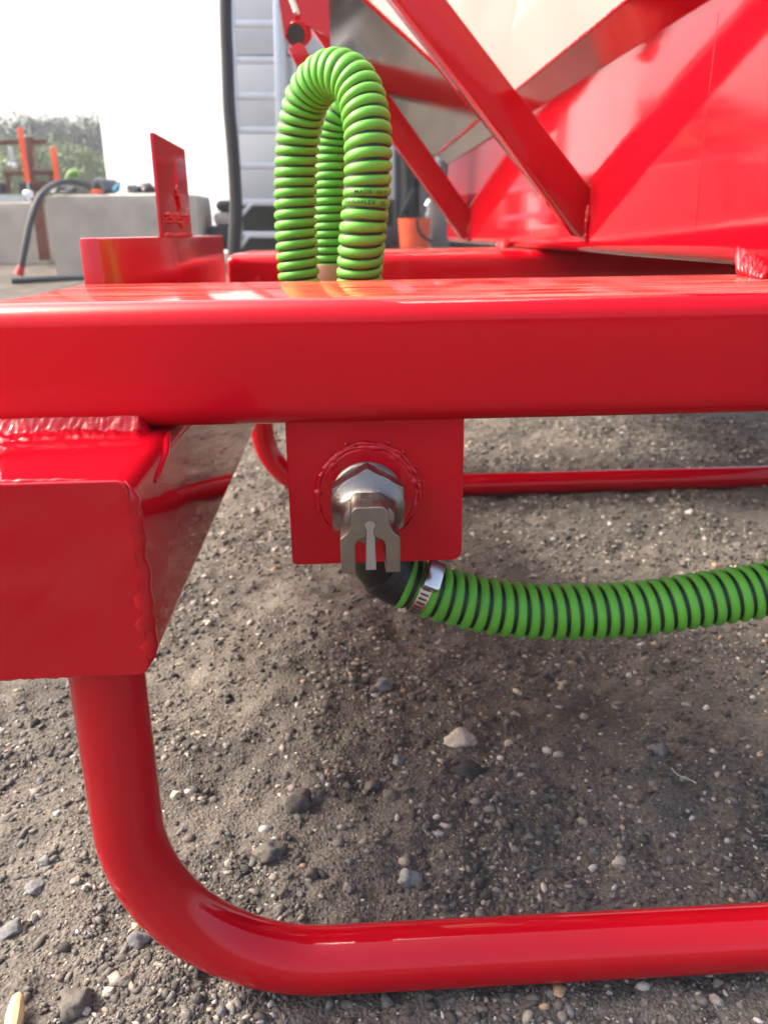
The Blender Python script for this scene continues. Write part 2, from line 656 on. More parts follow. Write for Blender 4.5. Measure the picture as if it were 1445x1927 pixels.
# fine gravel, one uncountable mass
def build_grit():
    shapes = [stone_shape(1, s, 0.35, 0.7, 0.8) for s in range(14)]
    Nn = 150000
    # sample in picture-like density: more small grit close by, larger far away
    yy = 0.44 + (rng.random(Nn) ** 1.45) * 2.5
    half = 0.20 + yy * 0.56
    xx = (rng.random(Nn) * 2 - 1) * half + yy * 0.05
    clump = vn(xx / .16, yy / .16, 11) + 0.6 * vn(xx / .05, yy / .05, 12)
    keep = rng.random(Nn) < np.clip(0.60 + clump * 1.0, 0.15, 1)
    xx, yy = xx[keep], yy[keep]
    n = len(xx)
    size = np.exp(rng.normal(math.log(0.0016), 0.62, n)) * (0.75 + 0.42 * yy)
    size = np.clip(size, 0.0008, 0.010)
    zz = gz(xx, yy) + size * 0.10
    V, F, T = [], [], []
    base = 0
    rot = rng.random(n) * 2 * math.pi
    tilt = rng.normal(0, 0.5, n)
    tone = rng.random(n) ** 1.15
    clod = rng.random(n) < .17
    dirtc = rng.random(n) < .55
    size = np.where(clod, np.clip(size * 2.0, .002, .0095), size)
    tone = np.where(clod & dirtc, .30 + .16 * rng.random(n), tone)
    zz = np.where(clod & dirtc, gz(xx, yy) - size * .1, zz)
    which = rng.integers(0, len(shapes), n)
    for k, (sv, sf) in enumerate(shapes):
        idx = np.where(which == k)[0]
        m = len(idx)
        c, s = np.cos(rot[idx]), np.sin(rot[idx])
        ct, st = np.cos(tilt[idx]), np.sin(tilt[idx])
        px = sv[None, :, 0] * size[idx, None]
        py = sv[None, :, 1] * size[idx, None]
        pz = sv[None, :, 2] * size[idx, None]
        py, pz = py * ct[:, None] - pz * st[:, None], py * st[:, None] + pz * ct[:, None]
        sy, sz = .55 + .45 * rng.random(m), .5 + .5 * rng.random(m)
        py, pz = py * sy[:, None], pz * sz[:, None]
        X = px * c[:, None] - py * s[:, None] + xx[idx, None]
        Y = px * s[:, None] + py * c[:, None] + yy[idx, None]
        Z = pz + zz[idx, None]
        nv = sv.shape[0]
        V.append(np.stack([X, Y, Z], 2).reshape(-1, 3))
        F.append((sf[None] + (np.arange(m) * nv)[:, None, None] + base).reshape(-1, 3))
        T.append(np.repeat(tone[idx], nv))
        base += m * nv
    V, F, T = np.concatenate(V), np.concatenate(F), np.concatenate(T)
    me = bpy.data.meshes.new('gravel')
    me.vertices.add(len(V)); me.vertices.foreach_set('co', V.ravel())
    me.loops.add(F.size); me.loops.foreach_set('vertex_index', F.ravel().astype(np.int32))
    me.polygons.add(len(F)); me.polygons.foreach_set('loop_start', np.arange(0, F.size, 3, dtype=np.int32))
    me.update()
    at_ = me.attributes.new('tone', 'FLOAT', 'POINT')
    at_.data.foreach_set('value', T.astype(np.float32))
    me.materials.append(M_GRIT)
    o = bpy.data.objects.new('gravel', me)
    COL.objects.link(o)
    tag(o, 'fine grey and brown gravel scattered over the dirt below the frame', None, None, 'stuff')


build_grit()

# ------------------------------------------------------------------ background
def on_ground(px, y):
    p = at(px, 500, y)
    return Vector((p.x, y, float(gz(p.x, y))))


# white building with the blown-out wall
WY = 9.6
xl = at(197, 300, WY).x
xr = at(436, 300, WY).x
pa, pb2 = at(197, 300, 10.4), at(440, 300, 9.45)
b = thing('white_building', 'tall plain white building wall behind the concrete blocks and black cable', 'building', ((xl + xr) / 2, WY, 0.3))
tx = Vector((pb2.x - pa.x, pb2.y - pa.y, 0)); wl_len = tx.length; tx.normalize()
nx = Vector((-tx.y, tx.x, 0))
Mw = Matrix((tx, nx, Vector((0, 0, 1)))).transposed()
mid_ = (Vector((pa.x, pa.y, 0)) + Vector((pb2.x, pb2.y, 0))) / 2
MB().box(mid_ + nx * 1.5 + Vector((0, 0, 2.4)), (wl_len, 3.0, 4.4), Mw, 0.01).build('wall', M_WHITE, b, angle=20)

# grey panelled wall behind the ladder
GY = 8.4
gx0, gx1 = at(433, 300, GY).x, at(742, 300, GY).x
gb = thing('grey_shed_wall', 'light grey shed wall behind the aluminium ladder', 'wall', ((gx0 + gx1) / 2, GY, 0.4))
zb = at(500, 378, GY).z
for k in range(5):
    z0 = zb + k * 0.62
    MB().box(((gx0 + gx1) / 2, GY + 0.05, z0 + 0.305), (gx1 - gx0, 0.1, 0.606), None, 0.006).build('panel', M_GREYW, gb)
MB().box(((gx0 + gx1) / 2, GY + 0.3, zb - 0.35), (gx1 - gx0, 0.04, 0.7), None, 0).build('recess_shade', M_DARK2, gb)  # dark sheet stands in for the shade in the opening below the panels
for px in (534, 556):
    x = at(px, 100, GY - .03).x
    MB().box((x, GY - 0.03, zb + 1.5), (0.05, 0.05, 3.0), None, 0.004).build('upright', M_GREYW, gb)

# aluminium ladder
LY = 7.3
ld = thing('ladder', 'aluminium ladder standing against the light grey wall behind the green hose', 'ladder', on_ground(480, LY))
for (a, c) in (((434, -30), (452, 462)), ((519, -30), (531, 462))):
    MB().bar(at(*a, LY), at(*c, LY - 0.02), 0.045, 0.09, (0, 1, 0), 0.004).build('rail', M_ALU, ld)
for yy in (-18, 45, 113, 181, 245, 312, 380, 441):
    p, q = at(440, yy, LY - .01), at(527, yy + 1, LY - .01)
    MB().bar(p, q, 0.045, 0.05, (0, 0, 1), 0.004).build('rung', M_ALU, ld)
for (a, c) in (((452, 408), (474, 382)), ((470, 440), (452, 466))):
    MB().bar(at(*a, LY - .02), at(*c, LY - .02), 0.03, 0.03, (0, 1, 0), 0.003).build('brace', M_ALU, ld)

# black cable hanging in front of the white wall
CYL = 6.4
pts = catmull([at(x, y, CYL) for x, y in ((424, -60), (425, 40), (428, 120), (431, 200), (437, 270), (442, 340), (444, 400), (441, 470), (441, 500))], 6)
mbc = MB().tube(pts, [0.044 + 0.006 * i / len(pts) for i in range(len(pts))], 10)
o = mbc.build('hanging_hose', M_CABLE, None, loc=pts[-1])
tag(o, 'thick black hose hanging straight down between white wall and ladder', 'hose')

# stacked dark bundle behind the frame, left of the hanging hose
SY = 7.6
t = thing('stacked_rolls', 'stack of dark rolls around a pale sack beside the hanging black hose', 'rolls', on_ground(410, SY))
def blob(pxs, y, dy, mat, name, parent, round_=0.03):
    x0, y0, x1, y1 = pxs
    a, c = at(x0, y0, y), at(x1, y1, y)
    MB().box(((a.x + c.x) / 2, y + dy / 2, (a.z + c.z) / 2), (abs(c.x - a.x), dy, abs(a.z - c.z)), None, round_).build(name, mat, parent)
blob((404, 376, 440, 398), SY, 0.3, M_CABLE, 'roll', t, 0.045)
blob((400, 398, 436, 424), SY + .01, 0.28, M_PALE, 'sack', t, 0.04)
blob((388, 424, 440, 470), SY - .02, 0.34, M_CABLE, 'roll', t, 0.05)

# concrete blocks
def concrete_block(x0, x1, ytop, ybot, y, depth, label):
    a, c = at(x0, ytop, y), at(x1, ytop, y)
    bz = at((x0 + x1) / 2, ybot, y).z
    top = (a.z + c.z) / 2
    bm = bmesh.new()
    bmesh.ops.create_cube(bm, size=1)
    bmesh.ops.subdivide_edges(bm, edges=bm.edges[:], cuts=11, use_grid_fill=True)
    w, h = c.x - a.x, top - bz + 0.1
    for v in bm.verts:
        q = Vector((v.co.x * w, v.co.y * depth, v.co.z * h))
        e = sum(abs(abs(k) - 0.5) < 1e-4 for k in v.co)
        if e >= 2:
            q -= Vector((math.copysign(1, v.co.x), math.copysign(1, v.co.y), math.copysign(1, v.co.z))) * (0.008 + 0.012 * abs(mnoise.noise(q * 7)))
        q += Vector((mnoise.noise(q * 3), mnoise.noise(q * 3 + Vector((9, 0, 0))), mnoise.noise(q * 3 + Vector((0, 9, 0))))) * 0.012
        v.co = q + Vector(((a.x + c.x) / 2, y + depth / 2, top - h / 2))
    bm.verts.index_update()
    o = mk('concrete_block', [v.co[:] for v in bm.verts], [[v.index for v in f.verts] for f in bm.faces], M_CONC, None, True, 40,
           loc=((a.x + c.x) / 2, y + depth / 2, bz))
    bm.free()
    tag(o, label, 'concrete block', 'concrete blocks across the yard')
    return o


concrete_block(82, 372, 365, 514, 7.4, 0.75, 'larger pale concrete block with pipes and tarp lying on top')
concrete_block(-190, 74, 381, 494, 8.4, 0.75, 'lower concrete block at the frame edge behind the bent black hose')

# bent black hose with red foot, from the block down to the ground, and its pipe on the ground
HY = 7.0
t = thing('bent_hose', 'black bent hose arching off the concrete block down to a red end', 'hose', at(40, 512, HY))
hp = catmull([at(x, y, HY + dy) for x, y, dy in ((40, 508, 0), (47, 470, 0), (56, 425, 0.02), (68, 385, 0.08), (84, 360, 0.2), (104, 347, .45), (130, 342, .55), (158, 347, .6), (182, 359, .62))], 6)
MB().tube(hp, 0.026, 10).build('hose_body', M_GREYHOSE, t)
MB().tube([at(x, y, HY - 0.001) for x, y in ((36, 516), (39, 508), (41, 500))], [0.04, 0.034, 0.027], 10).build('red_end', M_STAKE if False else basic('red_plastic', (0.55, 0.03, 0.04), 0.5), t)
gp = [at(22, 521, 6.9), at(80, 519, 6.95), at(160, 516, 7.0)]
gp = [Vector((p.x, p.y, float(gz(p.x, p.y)) + 0.02)) for p in gp]
o = MB().tube(catmull(gp, 5), 0.026, 10).build('ground_pipe', M_GREYHOSE, None, loc=gp[0])
tag(o, 'dark flat lying pipe on the dirt in front of concrete block', 'pipe')

# clutter on top of the block
BY = 7.65
def top_z(px, py, y):
    return at(px, py, y)
t = thing('pipe_coupling', 'grey pipe coupling with mouth painted dark as shade, lying on the concrete block', 'pipe', at(200, 363, BY))
c = at(198, 351, BY)
ax = Vector((0.35, 0.93, 0.05)).normalized()
MB().lathe([(0.062, 0.0), (0.068, 0.01), (0.068, 0.10), (0.060, 0.11), (0.060, 0.22), (0.05, 0.23)], c - ax * 0.1, ax, 20).build('sleeve', M_GPIPE, t)
MB().lathe([(0.034, -0.004), (0.034, 0.004)], c - ax * 0.1, ax, 20).build('mouth', M_DARK2, t)  # near-black disc on the closed end, paints the shade of a hollow
o = MB().box(at(186, 361, BY - 0.05), (0.10, 0.12, 0.03), None, 0.012).build('orange_rag', M_ORANGE, None, loc=at(186, 364, BY))
tag(o, 'orange rag tucked under the grey pipe coupling', 'rag')
o = MB().tube([at(x, y, BY - .1) for x, y in ((215, 360), (221, 354), (224, 347), (227, 341))], [0.02, 0.03, 0.014, 0.008], 8).build('blue_strap', M_BLUE, None, loc=at(217, 363, BY))
tag(o, 'small blue strap end sticking up beside the grey coupling', 'strap')


def lumpy(name, rect, y, mat, label, cat, seed, depth=0.25):
    x0, y0, x1, y1 = rect
    a, c = at(x0, y0, y), at(x1, y1, y)
    v, f = ico(3)
    out = []
    for p in v:
        q = Vector(p)
        k = 1 + 0.45 * mnoise.noise(q * 1.7 + Vector((seed, 0, 0)))
        out.append(((a.x + c.x) / 2 + q.x * k * (c.x - a.x) / 2, y + q.y * k * depth / 2, c.z + max(0, q.z * k + 0.15) * (a.z - c.z)))
    o = mk(name, out, f, mat, None, True, 60, loc=((a.x + c.x) / 2, y, c.z))
    return tag(o, label, cat)


lumpy('folded_tarp', (236, 351, 266, 363), BY, M_TARP, 'grey blue folded tarp on the block between coupling and tag plate', 'tarp', 3)
lumpy('black_bag', (258, 347, 296, 363), BY + .1, M_CABLE, 'crumpled black bag on the block behind the red tag plate', 'bag', 8)
lumpy('black_hose_coil', (100, 350, 152, 363), BY + .1, M_CABLE, 'heap of black hose fittings on the block below the arch', 'hose fittings', 5)
o = MB().tube(catmull([at(x, y, BY + .25) for x, y in ((130, 345), (132, 332), (138, 326), (149, 325))], 5), 0.034, 10).build('green_hose_end', basic('dull_green_hose', (0.14, 0.27, 0.06), 0.6), None, loc=at(132, 350, BY + .25))
tag(o, 'short pale green hose end curling up behind the black hose arch', 'hose')

# equipment rack in rusty steel with the galvanised edge below it
RY = 10.4
t = thing('steel_rack', 'rusty brown steel rack standing behind the lower concrete block', 'rack', on_ground(50, RY))
for (a, c, w) in (((57, 258), (62, 480), 0.085), ((-20, 268), (88, 267), 0.05), ((8, 326), (104, 325), 0.05), ((15, 325), (17, 365), 0.05), ((98, 325), (100, 352), 0.05),
                  ((40, 352), (98, 350), 0.10)):
    MB().bar(at(*a, RY), at(*c, RY), w, w, (0, 1, 0), 0.004).build('bar', M_RUST, t)
t2 = thing('machine_head', 'dark machine part with levers hanging in the rusty rack', 'machine part', at(20, 370, RY - .2))
for r_, m_ in (((0, 345, 14, 372), M_CABLE), ((38, 344, 60, 372), M_CABLE), ((18, 306, 32, 316), M_CHROME), ((20, 275, 24, 306), M_GALV)):
    a, c = at(r_[0], r_[1], RY - .2), at(r_[2], r_[3], RY - .2)
    MB().box(((a.x + c.x) / 2, RY - .2, (a.z + c.z) / 2), (c.x - a.x, 0.12, a.z - c.z), None, 0.01).build('lever' if m_ is not M_CABLE else 'casing', m_, t2)
t = thing('brown_post', 'brown steel post standing in the gap between the two concrete blocks', 'post', on_ground(82, 8.0))
MB().bar(at(70, 372, 8.0), at(86, 490, 8.0), 0.09, 0.06, (0, 1, 0), 0.004).build('post_body', M_RUST, t)
t = thing('galvanised_grating', 'pale grey toothed grating on top of the lower block', 'grating', at(20, 381, 8.6))
a, c = at(-30, 376, 8.6), at(48, 376, 8.6)
MB().box(((a.x + c.x) / 2, 8.6, a.z), (c.x - a.x, 0.1, 0.05), None, 0.004).build('edge_bar', M_GALV, t)
mb = MB()
for k in range(22):
    x = a.x + (c.x - a.x) * (k + .5) / 22
    mb.box((x, 8.6, a.z + 0.034), (0.010, 0.08, 0.022))
mb.build('teeth', M_GALV, t)['kind'] = 'stuff'

# orange stakes
for (top, bot, foot, lab) in (((38, 240), (53, 343), (55, 372), 'taller orange marker stake leaning in a white foot'),
                              ((100, 276), (109, 341), None, 'shorter orange marker stake behind the black hose arch')):
    y = 8.7 if foot else 8.9
    t = thing('marker_stake', lab, 'stake', at(foot[0] if foot else bot[0], (foot or (0, 358))[1], y), 'orange marker stakes')
    MB().bar(at(*top, y), at(*bot, y), 0.05, 0.012, (0, 1, 0), 0.002).build('blade', M_STAKE, t)
    e = foot or (112, 362)
    MB().bar(at(bot[0], bot[1] - 2, y), at(e[0], e[1], y), 0.016, 0.010, (0, 1, 0), 0.002).build('shaft', M_GALV, t)
    if foot:
        f0 = at(54, 368, y)
        MB().lathe([(0.03, 0.05), (0.05, 0.03), (0.045, -0.03), (0.055, -0.06)][::-1], f0, (0, 0, 1), 12).build('foot', M_WHITEP, t)

# trees
def tree(px, top, y, w, label, mat, seed, conifer=False):
    r = random.Random(seed)
    base = on_ground(px, y)
    tz = at(px, top, y).z
    H = tz - base.z
    t = thing('tree', label, 'tree', base, 'trees beyond the yard')
    mb = MB()
    mb.tube([base + Vector((0, 0, -0.2)), base + Vector((0.05 * H * .3, 0, H * .35)), base + Vector((0.02, 0, H * .8))], [H * .022, H * .016, H * .006], 8)
    for k in range(9):
        z = H * r.uniform(.25, .75)
        an = r.uniform(0, 6.28)
        L = w * r.uniform(.3, .55)
        p = base + Vector((0.01 * H, 0, z))
        mb.tube([p, p + Vector((math.cos(an) * L * .5, math.sin(an) * L * .5, L * .3)), p + Vector((math.cos(an) * L, math.sin(an) * L, L * .45))], [H * .008, H * .005, H * .002], 5)
    mb.build('trunk', M_BARK, t)
    # crown: many leaf-sized faces gathered in uneven clumps
    V, Fc = [], []
    clumps = []
    for k in range(70):
        u = r.random()
        zz = H * (0.16 + 0.84 * u)
        prof = math.sin(math.pi * min(1, (0.18 + 0.82 * (1 - u)))) ** 0.7 if not conifer else (1 - u) * 0.9 + 0.08
        rad = w * 0.5 * prof * math.sqrt(r.random())
        an = r.uniform(0, 6.28)
        clumps.append((base + Vector((math.cos(an) * rad, math.sin(an) * rad, zz)), w * r.uniform(.09, .19)))
    for c, cr in clumps:
        for j in range(230):
            d = Vector((r.gauss(0, 1), r.gauss(0, 1), r.gauss(0, .7)))
            d = d.normalized() * min(d.length, 1.7) * cr * 0.6
            p = c + d
            s = r.uniform(.05, .11) * (w / 6) ** .5
            n1 = Vector((r.gauss(0, 1), r.gauss(0, 1), r.gauss(0, 1))).normalized()
            n2 = n1.orthogonal().normalized()
            b_ = len(V)
            V += [p + n1 * s, p + n2 * s * .6, p - n1 * s, p - n2 * s * .6]
            Fc.append((b_, b_ + 1, b_ + 2, b_ + 3))
    mk('crown', V, Fc, mat, t, False)
    return t


LEAF_D = leaf_mat('dark_leaves', (0.016, 0.046, 0.040))
LEAF_L = leaf_mat('light_leaves', (0.13, 0.18, 0.06))
TREES = [(-60, 262, 52, 8.0, 'dark tree at the very edge, lower than its neighbours', LEAF_D),
         (45, 236, 56, 7.5, 'tallest dark tree, straight behind the taller orange stake', LEAF_D),
         (118, 238, 58, 6.0, 'dark open crowned tree behind the shorter orange stake', LEAF_D),
         (168, 236, 54, 6.0, 'dark tree right beside the white building corner', LEAF_D),
         (15, 300, 40, 6.5, 'low light green bush tree behind the rack', LEAF_L),
         (125, 272, 38, 4.0, 'round light green tree in front of the dark trees', LEAF_L),
         (192, 310, 40, 3.2, 'small light green tree at the foot of the white wall', LEAF_L),
         (85, 300, 60, 9.0, 'dark low tree filling in behind the orange stakes', LEAF_D)]
for k, (px, top, y, w, lab, m) in enumerate(TREES):
    tree(px, top, y, w, lab, m, 40 + k)

# open shed with hanging hoses on the right, bucket in front
DY = 9.2
sx0, sx1 = at(728, 300, DY).x, at(1010, 300, DY).x
sh = thing('tool_shed_wall', 'dark board wall of the tool shed behind the orange bucket', 'wall', ((sx0 + sx1) / 2, DY, .4))
nb = 16
for k in range(nb):
    w = (sx1 - sx0) / nb
    MB().box((sx0 + w * (k + .5), DY + .05 + random.uniform(0, .03), 1.9), (w - .012, .04, 3.2), None, .003).build('board', M_DARK, sh)
MB().box(((sx0 + sx1) / 2, DY + .14, 1.9), (sx1 - sx0, .03, 3.2)).build('backing', M_DARK2, sh)
MB().box(((sx0 + sx1) / 2, DY - .02, at(800, 296, DY).z), (sx1 - sx0, .05, .07), None, .004).build('hook_rail', M_RUST, sh)
HOSES = [(745, 250, 440, 0.055, 'first grey hose hanging on the shed wall, next to the green hose', M_GREYHOSE),
         (758, 262, 450, 0.05, 'second hanging hose, brown grey, on the shed wall', M_PALE),
         (773, 270, 445, 0.05, 'dark hanging hose behind the thin red brace', M_CABLE),
         (800, 285, 470, 0.075, 'wide grey hanging hose behind the bucket', M_GPIPE),
         (826, 290, 462, 0.08, 'pale grey hanging hose beside the red panel end', M_PALE)]
for k, (px, y0, y1, r_, lab, m) in enumerate(HOSES):
    p = catmull([at(px - 2, y0, DY - .12), at(px + 1, (y0 + y1) / 2, DY - .13), at(px - 3, y1, DY - .12)], 6)
    o = MB().tube(p, r_, 10).build('hanging_hose', m if m is not M_PALE else basic('grey_brown_hose', (0.17, 0.155, 0.135), .7, 0, .2, 9), None, loc=p[0])
    tag(o, lab, 'hose', 'hoses hung on the shed wall')
for (x0, y0, x1, y1, m, lab) in ((826, 316, 821, 334, M_LILAC, 'lilac valve handle hanging near the red panel end'),
                                 (811, 385, 803, 410, M_WHITEP, 'white valve handle hanging just above the orange bucket'),
                                 (780, 268, 774, 284, M_GPIPE, 'grey blue handle hanging high on the shed wall')):
    t = thing('valve', lab, 'valve', at(x0, y0, DY - .3), 'valves hung on the shed wall')
    MB().bar(at(x0, y0, DY - .3), at(x1, y1, DY - .3), 0.045, 0.03, (0, 1, 0), .012).build('handle', m, t)
    c = at(x0 - 4, y0 - 1, DY - .27)
    MB().lathe([(.03, -.04), (.038, -.03), (.038, .03), (.03, .04)], c, (.5, 0, .8), 12).build('valve_body', M_CHROME, t)
o = MB().bar(at(779, 356, DY - .35), at(754, 412, DY - .35), .05, .05, (0, 1, 0), .012).build('black_lance', basic('blue_black_steel', (.03, .035, .05), .5), None, loc=at(754, 412, DY - .35))
tag(o, 'blue black lance leaning towards the orange bucket', 'lance')
for (px, py, lab) in ((786, 292, 'small brass fitting hanging highest on the shed wall'), (822, 303, 'chrome fitting above the lilac valve handle'), (804, 297, 'small steel fitting between brass and chrome ones')):
    c = at(px, py, DY - .28)
    m = basic('brass_fitting', (.45, .36, .18), .35, .8) if 'brass' in lab else M_CHROME
    o = MB().lathe([(.02, -.05), (.035, -.045), (.035, -.01), (.028, 0), (.042, .01), (.042, .04), (.02, .05)], c, (.7, .2, .5), 12).build('pipe_fitting', m, None, loc=c)
    tag(o, lab, 'fitting', 'fittings hung on the shed wall')

KY = 7.9
bc = at(780, 466, KY)
scale_b = (at(811, 412, KY) - at(749, 412, KY)).length / 2
hb = at(780, 411, KY).z - bc.z
t = thing('bucket', 'orange plastic bucket standing on the ground behind the far red rail', 'bucket', bc)
pr = [(scale_b * .86, 0), (scale_b * .88, .01), (scale_b * .94, hb * .58), (scale_b * .985, hb * .585), (scale_b * .985, hb * .61), (scale_b * .95, hb * .615), (scale_b * .955, hb * .72),
      (scale_b, hb * .725), (scale_b, hb * .75), (scale_b * .96, hb * .755), (scale_b * .97, hb * .84), (scale_b * 1.01, hb * .845), (scale_b * 1.01, hb * .87), (scale_b * .98, hb * .88), (scale_b, hb), (scale_b * .96, hb),
      (scale_b * .93, hb * .5), (scale_b * .84, .02)]
MB().lathe(pr, bc, (0, 0, 1), 32).build('body', M_ORANGE, t)
MB().tube(catmull([at(x, y, KY - scale_b * 1.02) for x, y in ((785, 412), (786, 428), (792, 440), (803, 450), (815, 455))], 5), 0.012, 8).build('handle', M_CABLE, t)
o = MB().box(at(735, 452, 8.3), (.35, .3, .25), None, .04).build('dark_crate', M_CABLE, None, loc=at(735, 470, 8.3))
tag(o, 'low black crate on the ground left of the orange bucket', 'crate')
o = MB().box(at(826, 452, 8.2) + Vector((0, 0, .12)), (.19, .2, +.62), None, .04).build('grey_sack', basic('dark_sack', (.16, .15, .14), .85, 0, .2, 9), None, loc=at(826, 470, 8.2))
tag(o, 'upright grey brown sack between the bucket and red panel end', 'sack')

# haze over the yard: one closed box round everything
hm = bpy.data.materials.new('haze')
hm.use_nodes = True
hm.node_tree.nodes.clear()
ho = hm.node_tree.nodes.new('ShaderNodeOutputMaterial')
hv_ = hm.node_tree.nodes.new('ShaderNodeVolumePrincipled')
hv_.inputs['Color'].default_value = (.93, .97, 1, 1)
hv_.inputs['Density'].default_value = 0.0024
hm.node_tree.links.new(hv_.outputs[0], ho.inputs['Volume'])
hz_ = MB().box((0, 50, 5.5), (230, 230, 14)).build('haze', hm, None, False)
hz_['kind'] = 'stuff'
hz_['label'] = 'thin pale haze over the yard that fades the far trees'

# ------------------------------------------------------------------ the red skid
Z1 = 0.67
SK = thing('skid_machine', 'glossy red painted steel skid frame with rails, runner tubes and hopper panel', 'skid frame', (0.1, 1.2, 0.0))


def rounded_tube(x0, x1, y0, y1, z0, z1, r, name, mat=M_RED, end=0.006, parent=SK):
    """rectangular tube along X with rounded long edges and eased ends"""
    prof = []
    for (cy, cz, a0) in ((y1 - r, z1 - r, 0), (y0 + r, z1 - r, 90), (y0 + r, z0 + r, 180), (y1 - r, z0 + r, 270)):
        for k in range(9):
            a = R(a0 + 90 * k / 8)
            prof.append((cy + r * math.cos(a), cz + r * math.sin(a)))
    n = len(prof)
    yc, zc = (y0 + y1) / 2, (z0 + z1) / 2
    rows = []
    for (x, ins) in ((x0, end), (x0 + end * .3, end * .3), (x0 + end, 0), (x1 - end, 0), (x1 - end * .3, end * .3), (x1, end)):
        ky, kz = 1 - ins * 2 / (y1 - y0), 1 - ins * 2 / (z1 - z0)
        rows.append([(x, yc + (p[0] - yc) * ky, zc + (p[1] - zc) * kz) for p in prof])
    V = [p for row in rows for p in row]
    Fc = []
    for i in range(len(rows) - 1):
        for k in range(n):
            k2 = (k + 1) % n
            Fc.append((i * n + k, i * n + k2, (i + 1) * n + k2, (i + 1) * n + k))
    Fc.append(tuple(range(n)))
    Fc.append(tuple((len(rows) - 1) * n + k for k in range(n)))
    return mk(name, V, Fc, mat, parent, True, 30)


def bead(path, r, name, parent, seed=0, step=0.0035, wob=0.35, flat=1.0, mat=M_WELD, seg=10, join=None):
    """weld bead: overlapping ripples along a path"""
    P = [Vector(p) for p in path]
    L = [0]
    for a, c in zip(P, P[1:]):
        L.append(L[-1] + (c - a).length)
    n = max(8, int(L[-1] / step) * 3)
    pts, rad = [], []
    for i in range(n + 1):
        s = L[-1] * i / n
        k = max(j for j in range(len(L)) if L[j] <= s + 1e-9)
        k = min(k, len(P) - 2)
        t = (s - L[k]) / max(1e-9, L[k + 1] - L[k])
        p = P[k].lerp(P[k + 1], t)
        w = mnoise.noise_vector(Vector((s * 90, seed * 7.3, 0))) * r * wob * .7
        pts.append(p + w)
        rp = abs(math.sin(math.pi * s / step))
        rad.append(r * (0.75 + 0.18 * rp + wob * mnoise.noise(Vector((s * 160, seed * 3.7, 1)))) * (0.4 + 0.6 * min(1, 6 * min(i, n - i) / n + .15)))
    mb = join or MB()
    mb.tube(pts, rad, seg)
    if join is None:
        return mb.build(name, mat, parent, True, 80)


# near rail
RX0 = at(-58, 585, Z1).x
z_top, z_bot = CAM_Z - 0.0745 * Z1, CAM_Z - 0.229 * Z1
ry1 = 1.43 * Z1
rounded_tube(RX0, 1.9, Z1, ry1, z_bot, z_top, 0.019, 'rail', end=0.010)
# far rail
FY0, FY1 = 1.97, 2.40
fz = CAM_Z - 0.0213 * 2.0
FX0 = at(424, 475, FY0).x
rounded_tube(FX0, 1.9, FY0, FY1, fz - 0.10, fz, 0.024, 'rail', end=0.016)

# cross beam under the rails, its capped end towards the camera
BY0 = 0.7875 * Z1
bz1, bz0 = z_bot, CAM_Z - 0.451 * Z1
bxr = at(290, 1262, BY0).x
bxl = bxr - 0.26
V, Fc = [], []
def beam(name, x0, x1, y0, y1, z0, z1, r):
    prof = []
    for (cx, cz, a0) in ((x1 - r, z1 - r, 0), (x0 + r, z1 - r, 90), (x0 + r, z0 + r, 180), (x1 - r, z0 + r, 270)):
        for k in range(7):
            a = R(a0 + 90 * k / 6)
            prof.append((cx + r * math.cos(a), cz + r * math.sin(a)))
    n = len(prof)
    V = [(p[0], y, p[1]) for y in (y0, y1) for p in prof]
    Fc = [(k, (k + 1) % n, n + (k + 1) % n, n + k) for k in range(n)] + [tuple(range(n)), tuple(range(n, 2 * n))]
    return mk(name, V, Fc, M_CLEAN, SK, True, 30)
bm_ = beam('cross_beam', bxl, bxr, BY0 + 0.006, 2.3, bz0, bz1 - 0.0015, 0.016)
def rrect(w, h, r, n=6):
    o_ = []
    for (cx, cy, a0) in ((w / 2 - r, h / 2 - r, 0), (-w / 2 + r, h / 2 - r, 90), (-w / 2 + r, -h / 2 + r, 180), (w / 2 - r, -h / 2 + r, 270)):
        o_ += [(cx + r * math.cos(R(a0 + 90 * k / n)), cy + r * math.sin(R(a0 + 90 * k / n))) for k in range(n + 1)]
    return o_
v, f = outline_mesh([rrect(bxr - bxl - .004, bz1 - bz0 - .004, .008)], .0075, .0012)
mk('end_cap', place(v, ((bxl + bxr) / 2 - .002, BY0 + .0035, (bz0 + bz1) / 2), (1, 0, 0), (0, 0, 1), (0, -1, 0)), f, M_CLEAN, bm_, True, 50)
# welds round the beam end
bead([(bxr - 0.009, BY0 + 0.005, bz1 - 0.004), (bxr - 0.0045, BY0 + 0.006, bz1 - 0.014), (bxr - 0.0035, BY0 + 0.006, bz1 - 0.04), (bxr - 0.003, BY0 + 0.006, bz0 + 0.03), (bxr - 0.004, BY0 + 0.005, bz0 + 0.012), (bxr - 0.012, BY0 + 0.005, bz0 + 0.004)], 0.0082, 'weld_bead', bm_, 3, 0.019, .36)
bead([(bxr - 0.014, BY0 + 0.005, bz0 + 0.001), (bxl + .05, BY0 + 0.006, bz0 + 0.0005)], 0.0032, 'weld_bead', bm_, 4, 0.006)
bead([(bxr - 0.03, BY0 + 0.004, bz1 - 0.0015), (bxl + .05, BY0 + 0.004, bz1 - 0.0012)], 0.003, 'weld_bead', bm_, 5, 0.008)
